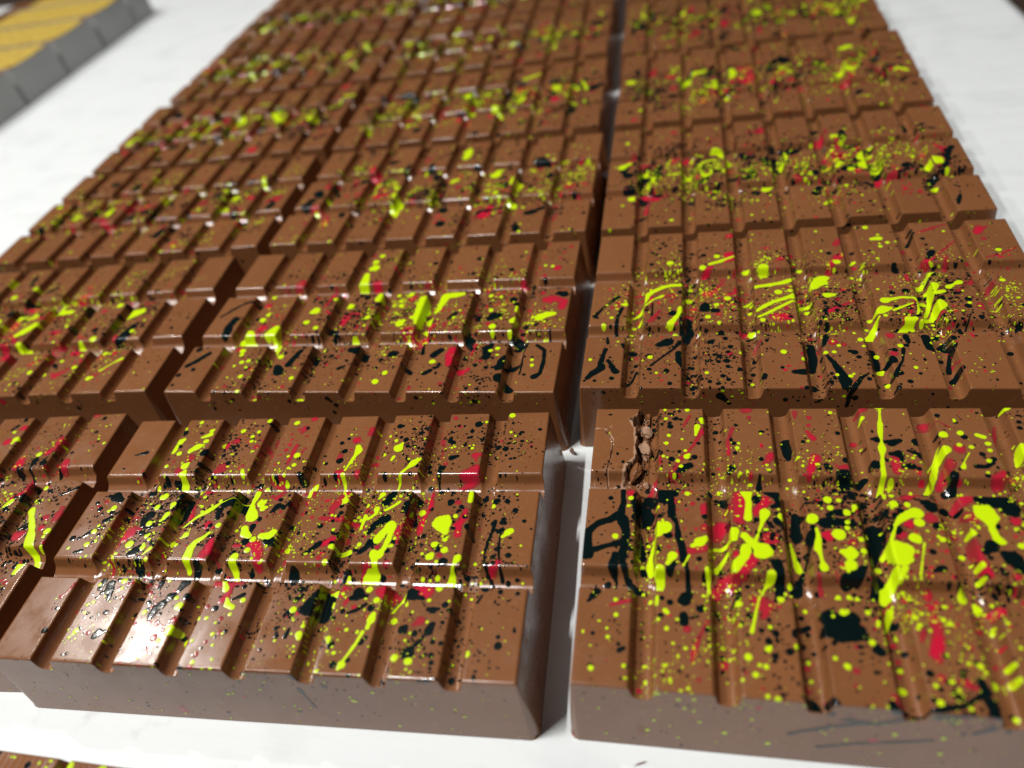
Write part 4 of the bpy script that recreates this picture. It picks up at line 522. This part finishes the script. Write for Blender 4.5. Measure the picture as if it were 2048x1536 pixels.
  ('L2','k'):'55.7 65.7 2.53 60.2 64.4 1.81 55.5 62.3 1.51;47.5 86.4 1.27 48.7 79.8 1.04;52.7 56.6 1.99;95 57.1 2.43;126 35.8 2.74 123.2 33.1 1.82 126.5 41.8 1.85;105.8 29.8 1.82;108.1 40.9 1.68;56.9 95 1.6;102.8 17.2 1.15;122.8 16.1 0.88;94 43.6 1.7;88.3 31 1.11;111.8 10.6 0.78',
}
def parse(s):
    return [np.array([float(t) for t in st.split()]).reshape(-1, 3) for st in s.split(';')] if s else []

def sprinkle(rng, n, med, sig, lo, hi, bursts, mean_v=46, sd_v=17, quiet=()):
    """fine spray: short bursts of drops thrown across the bar plus a thin even sprinkle"""
    out = []
    for _ in range(bursts):
        cu = rng.uniform(8, BAR.LX - 6); cv = np.clip(rng.normal(mean_v, sd_v), 4, BAR.LY - 4)
        an = rng.normal(0.9, 0.7)
        k = max(3, int(n * 0.8 / bursts * rng.uniform(0.4, 1.7)))
        a = rng.normal(0, rng.uniform(3, 9), k); b = rng.normal(0, rng.uniform(1.5, 4), k)
        out.append(np.stack([cu + a * math.cos(an) - b * math.sin(an), cv + a * math.sin(an) + b * math.cos(an)], 1))
    k = int(n * 0.2)
    out.append(np.stack([rng.uniform(2, BAR.LX - 2, k), rng.uniform(-8, BAR.LY - 1, k)], 1))
    p = np.concatenate(out)
    r = np.clip(np.exp(rng.normal(math.log(med), sig, len(p))), lo, hi)
    d = np.concatenate([p, r[:, None]], 1)
    keep = (p[:, 1] > -22) & (p[:, 1] < BAR.LY) & (p[:, 0] > -2) & (p[:, 0] < BAR.LX + 2)
    for (a, b, c, e, share) in quiet:
        inside = (p[:, 0] > a) & (p[:, 0] < b) & (p[:, 1] > c) & (p[:, 1] < e)
        keep &= ~(inside & (rng.uniform(0, 1, len(p)) > share))
    return d[keep]

def random_strokes(rng, n, rmed, long_share, mean_v=46, sd_v=13):
    out = []
    for _ in range(n):
        u, v = rng.uniform(5, BAR.LX - 5), np.clip(rng.normal(mean_v, sd_v), 3, BAR.LY - 3)
        r = np.clip(math.exp(rng.normal(math.log(rmed), 0.45)), 0.4, 3.4)
        st = [(u, v, r)]
        if rng.uniform() < long_share:
            an = rng.normal(1.0, 0.6)
            for _ in range(rng.integers(1, 5)):
                an += rng.normal(0, 0.35); l = rng.uniform(1.5, 4.0)
                u += l * math.cos(an); v += l * math.sin(an)
                r = np.clip(r * rng.uniform(0.45, 1.25), 0.2, 3.0)
                st.append((u, v, r))
        out.append(st)
    return out

# the broken segment of the front right bar: its right edge has crumbled into the groove, cracks run through the rest
def polyline_dist(x, y, pts):
    best = np.full(x.shape, 1e3); side = np.zeros(x.shape)
    for (ax, ay), (bx, by) in zip(pts[:-1], pts[1:]):
        dx, dy = bx - ax, by - ay
        t = np.clip(((x - ax) * dx + (y - ay) * dy) / (dx * dx + dy * dy), 0, 1)
        d = np.hypot(x - ax - t * dx, y - ay - t * dy)
        s = np.sign(dx * (y - ay) - dy * (x - ax))
        side = np.where(d < best, s, side); best = np.minimum(d, best)
    return best, side
CRACK_A = [(-3, 83.6), (0.4, 84.3), (3.7, 84.0), (7.5, 86.5), (10.9, 88.4), (13.6, 90.9), (14.5, 96)]
CRACK_B = [(3.7, 84.0), (6.0, 78.6), (5.9, 73.5), (4.8, 67.6), (5.0, 62.2), (4.6, 60.5)]
BREAK = [(13.2, 91.5), (10.9, 88.3), (12.9, 84.0), (13.5, 76.5), (13.3, 72.0), (10.6, 68.7), (9.7, 63.6), (10.2, 60.0)]
def broken_h(x, y):
    z = BAR.h(x, y)
    jag = 0.5 * (vnoise(x / 0.9, y / 0.9, 31) - 0.5)
    da, sa = polyline_dist(x + jag, y - jag, CRACK_A)
    db, sb = polyline_dist(x + jag, y + jag, CRACK_B)
    dc, sc = polyline_dist(x + 2 * jag, y + jag, BREAK)
    top = z > 20
    # loosened plate between the cracks stands a little proud and tilted
    plate = (sa < 0) & (sb > 0) & top
    z = np.where(plate, z + 0.45 + 0.05 * (y - 72), z)
    below = (sa < 0) & (sb <= 0) & top
    z = np.where(below, z + 0.10, z)
    z = z - np.where(top, 1.6 * np.clip(1.2 - da / 0.26, 0, 1) + 1.6 * np.clip(1.2 - db / 0.27, 0, 1), 0)
    z = z - np.where(top, 1.6 * np.clip(1 - np.hypot(x - 4.4, y - 83.2) / 1.2, 0, 1), 0)
    # crumbled zone
    out = (sc > 0) & (sa < 0) & top
    rough = 1.6 * (vnoise(x / 1.3, y / 1.3, 41) - 0.5) + 0.9 * (vnoise(x / 0.5, y / 0.5, 42) - 0.5)
    pit = BAR.H - 5.2 + rough + 0.9 * np.clip(x - 14.5, 0, 3)
    bl = np.clip(dc / 0.7, 0, 1)
    z = np.where(out, np.minimum(z, z * (1 - bl) + pit * bl), z)
    # scraped lip along the row groove below
    lip = np.exp(-((y - 62.3) / 0.7) ** 2) * np.clip((x - 4.5) / 1.5, 0, 1) * (0.5 + 0.7 * vnoise(x / 0.8, y / 0.8, 44))
    return z + np.where(top, lip, 0)

def chunk_mesh(name, sx, sy, sz, seed):
    """rough crumb: icosphere-like lump cut by random planes"""
    rng = np.random.default_rng(seed)
    nu, nv = 14, 9
    th = np.arange(nu) * 2 * math.pi / nu
    v = [(0, 0, 1)]
    for j in range(1, nv):
        ph = math.pi * j / nv
        for t in th:
            v.append((math.sin(ph) * math.cos(t), math.sin(ph) * math.sin(t), math.cos(ph)))
    v.append((0, 0, -1))
    v = np.array(v)
    for _ in range(11):
        n = rng.normal(size=3); n /= np.linalg.norm(n)
        d = rng.uniform(0.35, 0.75)
        s = v @ n
        v = v - np.where(s > d, s - d, 0)[:, None] * n
    v += rng.normal(0, 0.05, v.shape)
    v = v * np.array([sx, sy, sz])
    f = []
    for i in range(nu):
        f.append((0, 1 + i, 1 + (i + 1) % nu))
    for j in range(nv - 2):
        for i in range(nu):
            a = 1 + j * nu + i; b = 1 + j * nu + (i + 1) % nu
            f += [(a, a + nu, b + nu), (a, b + nu, b)]
    last = len(v) - 1
    for i in range(nu):
        f.append((1 + (nv - 2) * nu + i, last, 1 + (nv - 2) * nu + (i + 1) % nu))
    me = make_mesh(name, v * MM, np.array(f))
    me.polygons.foreach_set('use_smooth', np.zeros(len(f), bool))
    return me

# ------------------------------------------------------------------ the chocolate bars
XL, YL = BAR.lines(xs_), BAR.lines(ys_)
SEGMENTS = {}
for j in range(3):
    for i in range(8):
        me = BAR.patch('segment', XL[i], YL[j])
        me.materials.append(M_CHOC)
        SEGMENTS[i, j] = me

ORD = ['nearest the camera', 'second from the front', 'third from the front', 'fourth from the front', 'fifth from the front', 'sixth from the front', 'farthest back']
def bar_label(col, n):
    c = {'L': 'left', 'M': 'middle', 'R': 'right'}[col]
    if (col, n) == ('R', 1): return 'splattered milk chocolate bar with one broken cracked corner segment, front of the right column'
    if (col, n) == ('M', 1): return 'splattered milk chocolate bar with satin glow on its front edge, front of middle column'
    if (col, n) == ('L', 1): return 'splattered milk chocolate bar cut by the left picture edge, nearest in the left column'
    return 'splattered milk chocolate bar, %s in the %s column' % (ORD[n - 1], c)

POSES = {
    ('L', 1): (-160.56, -0.25, 0.0302),
    ('M', 1): (0.00, 0.00, 0.0000),
    ('R', 1): (167.38, 1.02, -0.0285),
    ('L', 2): (-162.36, 108.66, 0.0071),
    ('M', 2): (0.68, 108.82, -0.0402),
    ('R', 2): (163.57, 104.63, -0.0428),
    ('L', 3): (-155.03, 211.84, -0.0078),
    ('M', 3): (6.05, 210.68, -0.0452),
    ('R', 3): (167.14, 203.82, -0.0329),
    ('L', 4): (-153.66, 311.07, 0.0157),
    ('M', 4): (7.42, 310.26, -0.0178),
    ('R', 4): (170.13, 305.73, -0.0417),
    ('L', 5): (-152.80, 417.11, -0.0128),
    ('M', 5): (8.00, 414.00, -0.0120),
    ('R', 5): (171.60, 405.50, -0.0350),
    ('L', 6): (-153.50, 517.50, 0.0000),
    ('M', 6): (9.50, 515.00, -0.0040),
    ('R', 6): (173.20, 506.50, -0.0300),
    ('L', 7): (-151.50, 618.50, 0.0040),
}
STEP = {('M', 1): 0.28, ('R', 1): 0.28, ('M', 2): 0.34, ('R', 2): 0.34, ('L', 1): 0.36, ('L', 2): 0.42}
QUIET = {
    ('M', 1): [(-5, 16, 60, 100, 0.25), (-5, 16, -30, 32, 0.06), (138, 160, -30, 30, 0.35), (60, 85, -2, 14, 0.6), (-5, 160, -30, -1, 0.5)],
    ('R', 1): [(-5, 12, 30, 60, 0.2), (-5, 14, 60, 100, 0.35)],
    ('M', 2): [(-5, 14, -30, 100, 0.15), (140, 160, 60, 100, 0.3)],
    ('R', 2): [(-5, 14, 60, 100, 0.1), (138, 160, -30, 30, 0.12), (120, 160, -30, 20, 0.3)],
    ('L', 2): [(138, 160, -30, 100, 0.15)],
}
for (col, n), (px, py, rz) in POSES.items():
    rng = np.random.default_rng(100 * 'LMR'.index(col) + n)
    bar = bpy.data.objects.new('chocolate_bar', None)
    bar.empty_display_size = 0.02
    bar.location = (px * MM, py * MM, 0)
    bar.rotation_euler = (0, 0, rz)
    link(bar)
    tag(bar, bar_label(col, n), 'chocolate bar', 'splattered chocolate bars laid out in columns')
    hf = None
    for (i, j), me in SEGMENTS.items():
        if (col, n, i, j) == ('R', 1, 0, 2):
            continue
        link(bpy.data.objects.new('segment', me), bar)
    if (col, n) == ('R', 1):
        xl = np.unique(np.concatenate([XL[0], np.arange(0.0, XL[0][-1], 0.28)]))
        yl = np.unique(np.concatenate([YL[2], np.arange(YL[2][0], BAR.LY, 0.28)]))
        me = BAR.patch('broken_segment', xl, yl, broken_h)
        me.materials.append(M_CHOC); me.materials.append(M_BROKEN)
        cc = np.empty(len(me.polygons) * 3, np.float32); me.polygons.foreach_get('center', cc)
        cx_, cy_, cz_ = cc.reshape(-1, 3).T / MM
        da_, sa_ = polyline_dist(cx_, cy_, CRACK_A); db_, sb_ = polyline_dist(cx_, cy_, CRACK_B); dc_, sc_ = polyline_dist(cx_, cy_, BREAK)
        raw = (((da_ > 0.16) & (da_ < 0.16 + 0.4 * vnoise(cx_ / 2, cy_ / 2, 9))) | ((db_ > 0.18) & (db_ < 0.14 + 0.45 * vnoise(cx_ / 2, cy_ / 2, 19))) | ((dc_ < 0.45 + 0.5 * vnoise(cx_, cy_, 23)) & (sa_ < 0))
               | ((np.abs(cy_ - 62.4) < 0.5) & (cx_ > 5.5))) & (cz_ > 20) & (cy_ > 61) & (cy_ < 92)
        me.polygons.foreach_set('material_index', raw.astype(np.int32))
        seg = link(bpy.data.objects.new('segment', me), bar)
        seg['label'] = 'broken cracked corner segment with crumbled right edge'
        for (cx, cy, cz, sx, sy, sz, rot, sd) in [(15.5, 78.6, 24.7, 2.5, 4.6, 2.2, 0.1, 1), (17.0, 85.6, 24.5, 2.1, 2.9, 1.8, 0.5, 2),
                                              (16.4, 83.6, 24.4, 0.9, 1.2, 0.9, 1.2, 3), (12.8, 67.4, 25.0, 2.3, 4.2, 2.2, -0.35, 4),
                                              (16.0, 74.6, 23.9, 0.8, 1.6, 0.9, 0.2, 5), (16.6, 64.6, 23.6, 1.0, 1.3, 0.8, 0.8, 6),
                                              (7.4, 62.6, 24.2, 0.9, 0.6, 0.5, 0.3, 7), (5.4, 62.0, 24.0, 0.5, 0.5, 0.5, 0.3, 8)]:
            me = chunk_mesh('broken_chunk', sx, sy, sz, sd)
            me.materials.append(M_CHOC if sd == 4 else M_BROKEN)
            ck = link(bpy.data.objects.new('broken_chunk', me), bar)
            ck.location = (cx * MM, cy * MM, cz * MM); ck.rotation_euler = (0.2, -0.15, rot)
    near = (col, n) in STEP
    step = STEP.get((col, n), 0.8 if n <= 4 else 1.1)
    far = 0.0 if near else (0.02 if n <= 4 else 0.05)
    q = QUIET.get((col, n), ())
    if near:
        st = {c: parse(TRACED.get((col + str(n), c), '')) for c in 'yrk'}
        fine = {'k': sprinkle(rng, 5200 if n == 1 else 4600, 0.23, 0.6, 0.09, 0.95, 52, sd_v=21, quiet=q),
                'y': sprinkle(rng, 2300 if col != 'R' else 2900, 0.165, 0.55, 0.08, 0.6, 40, sd_v=20, quiet=q),
                'r': sprinkle(rng, 800, 0.27, 0.6, 0.12, 1.1, 26, sd_v=20, quiet=q)}
        st['r'] += [np.array(s) for s in random_strokes(rng, 14, 0.7, 0.8, sd_v=17) if not any(a < s[0][0] < b and c < s[0][1] < e for a, b, c, e, _ in q)]
        if n == 1:          # stray specks on the front wall
            for c, m in (('y', 150), ('k', 60), ('r', 14)):
                wl = np.stack([rng.uniform(2, BAR.LX, m), rng.uniform(-26, 0, m), np.clip(np.exp(rng.normal(-1.6, 0.5, m)), 0.1, 0.6)], 1)
                fine[c] = np.concatenate([fine[c], wl])
        if col == 'L':      # the part of the left bars that was not traced
            ex = {'y': (30, 1.1, 0.4), 'r': (26, 1.6, 0.5), 'k': (34, 1.1, 0.3)}
            for c, (m, r, ls) in ex.items():
                st[c] += [np.array(s) for s in random_strokes(rng, m, r, ls) if s[0][0] < (118 if n == 1 else 75)]
    else:
        dn = rng.uniform(0.75, 1.3)
        st = {'y': random_strokes(rng, int(24 * dn), 1.3, 0.55, sd_v=12), 'r': random_strokes(rng, int(38 * dn), 1.5, 0.65, sd_v=16),
              'k': random_strokes(rng, int(70 * dn), 1.35, 0.45, sd_v=17)}
        fine = {'k': sprinkle(rng, int(2200 * dn), 0.38, 0.5, 0.15, 1.0, 34, sd_v=16), 'y': sprinkle(rng, int(1300 * dn), 0.27, 0.5, 0.12, 0.9, 30, sd_v=14),
                'r': sprinkle(rng, int(320 * dn), 0.42, 0.5, 0.15, 1.1, 18, sd_v=16)}
    for c, nm, mat, lift in (('r', 'red_splatter', M_RED, 0.030), ('k', 'black_splatter', M_BLACK, 0.052), ('y', 'lime_splatter', M_LIME, 0.074)):
        hf = broken_h if (col, n) == ('R', 1) else None
        if hf is not None:
            hf = lambda x, y: np.where((x < XL[0][-1]) & (y > YL[2][0]), broken_h(x, y), BAR.h(x, y))
        me = skin_mesh(nm, BAR, st[c], fine[c], step, lift * (1 + far * 30) , 7 * n + ord(c) + ord(col), hf, film_noise=1.0 if c == 'r' else 0.3, film_edge=0.25 if c == 'r' else 0.5, film_gain=0.7 if c == 'r' else 1.2)
        me.materials.append(mat)
        o = link(bpy.data.objects.new(nm, me), bar)
        tag(o, kind='stuff')

# ------------------------------------------------------------------ grained bar at the very front, cut by the picture's lower edge
FRONT = Mould([(0, 27.5), (31.5, 60.0), (64.0, 91.5)], [(0, 26.0), (30.5, 56.5)], 24.0, 2.2, depth=4.0, wall=1.6, ridge=0.32)
fb = bpy.data.objects.new('grained_bar', None)
fb.location = (6.5 * MM, -79.0 * MM, 0); fb.rotation_euler = (0, 0, -0.045)
link(fb)
tag(fb, 'chocolate bar with fine grained ridges cut off at the lower left picture corner', 'chocolate bar')
fxl, fyl = FRONT.lines(FRONT.xs), FRONT.lines(FRONT.ys)
for j in range(2):
    for i in range(3):
        xl = np.unique(np.concatenate([fxl[i], np.arange(fxl[i][0] + 2.4, fxl[i][-1] - 2.4, 0.24)]))
        me = FRONT.patch('segment', xl, fyl[j]); me.materials.append(M_CHOC)
        link(bpy.data.objects.new('segment', me), fb)
rng = np.random.default_rng(77)
for nm, mat, lift, cnt, big in (('black_splatter', M_BLACK, 0.05, 260, 26), ('lime_splatter', M_LIME, 0.07, 240, 18)):
    pts = np.stack([rng.uniform(2, 88, cnt), rng.uniform(2, 56, cnt), np.clip(np.exp(rng.normal(-1.1, 0.5, cnt)), 0.15, 0.9)], 1)
    st = [[(rng.uniform(20, 70), rng.uniform(30, 56), rng.uniform(0.7, 1.7))] for _ in range(big)]
    me = skin_mesh(nm, FRONT, st, pts, 0.4, lift, 50 + cnt); me.materials.append(mat)
    tag(link(bpy.data.objects.new(nm, me), fb), kind='stuff')

# ------------------------------------------------------------------ yellow topped grey sided bars, far left
ylab = ['nearest yellow topped grey sided bar at the upper left, cut by picture edge',
        'second nearest yellow topped grey sided bar in the row at the upper left',
        'third nearest yellow topped grey sided bar in the row at the upper left',
        'fourth nearest yellow topped grey sided bar in the row at the upper left',
        'farthest yellow topped grey sided bar in the row at the upper left']
for k, (y0, y1) in enumerate([(453, 520.5), (521.5, 589), (590, 657.5), (658.5, 726), (727, 766)]):
    W = y1 - y0 - 4
    mo = Mould([(0, 156.0)], [(0, W)], 31.5, 2.0, corner=1.0, foot=2.4)
    o = bpy.data.objects.new('yellow_bar', None)
    o.location = ((-363.0 - 156.0) * MM, (y0 + 2) * MM, 0); o.rotation_euler = (0, 0, 0.004 * (k - 2))
    link(o)
    tag(o, ylab[k], 'chocolate bar', 'yellow topped grey sided bars at the upper left')
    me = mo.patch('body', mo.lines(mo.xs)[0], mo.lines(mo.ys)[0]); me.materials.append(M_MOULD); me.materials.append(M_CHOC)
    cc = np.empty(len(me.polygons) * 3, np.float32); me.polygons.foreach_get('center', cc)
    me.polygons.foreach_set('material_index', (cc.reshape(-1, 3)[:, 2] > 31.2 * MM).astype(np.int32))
    link(bpy.data.objects.new('body', me), o)
    st = [[(38, W * t, W * 0.17), (80, W * t, W * 0.17), (146 - abs(t - 0.5) * 6, W * t, W * 0.17)] for t in (0.19, 0.28, 0.38, 0.46, 0.54, 0.62, 0.72, 0.81)]
    me = skin_mesh('yellow_coat', mo, st, [], 1.2, 0.12, 900 + k, wob=1.6, v0=-4.0, v1=W + 4); me.materials.append(M_YELLOW)
    link(bpy.data.objects.new('yellow_coat', me), o)

# ------------------------------------------------------------------ crumbs on the paper
for k, (cx, cy, sx, sy, sz, lab) in enumerate([
        (158.6, 98.9, 1.0, 1.7, 2.2, 'small upright chocolate crumb in the gap behind the front middle bar'),
        (183.0, -6.6, 1.9, 0.25, 0.25, 'thin chocolate shaving on the paper before the front right bar')]):
    me = chunk_mesh('chocolate_crumb', sx, sy, sz, 60 + k); me.materials.append(M_CHOC)
    o = link(bpy.data.objects.new('chocolate_crumb', me))
    o.location = (cx * MM, cy * MM, sz * 0.7 * MM); o.rotation_euler = (0, 0, 0.4)
    tag(o, lab, 'crumb')
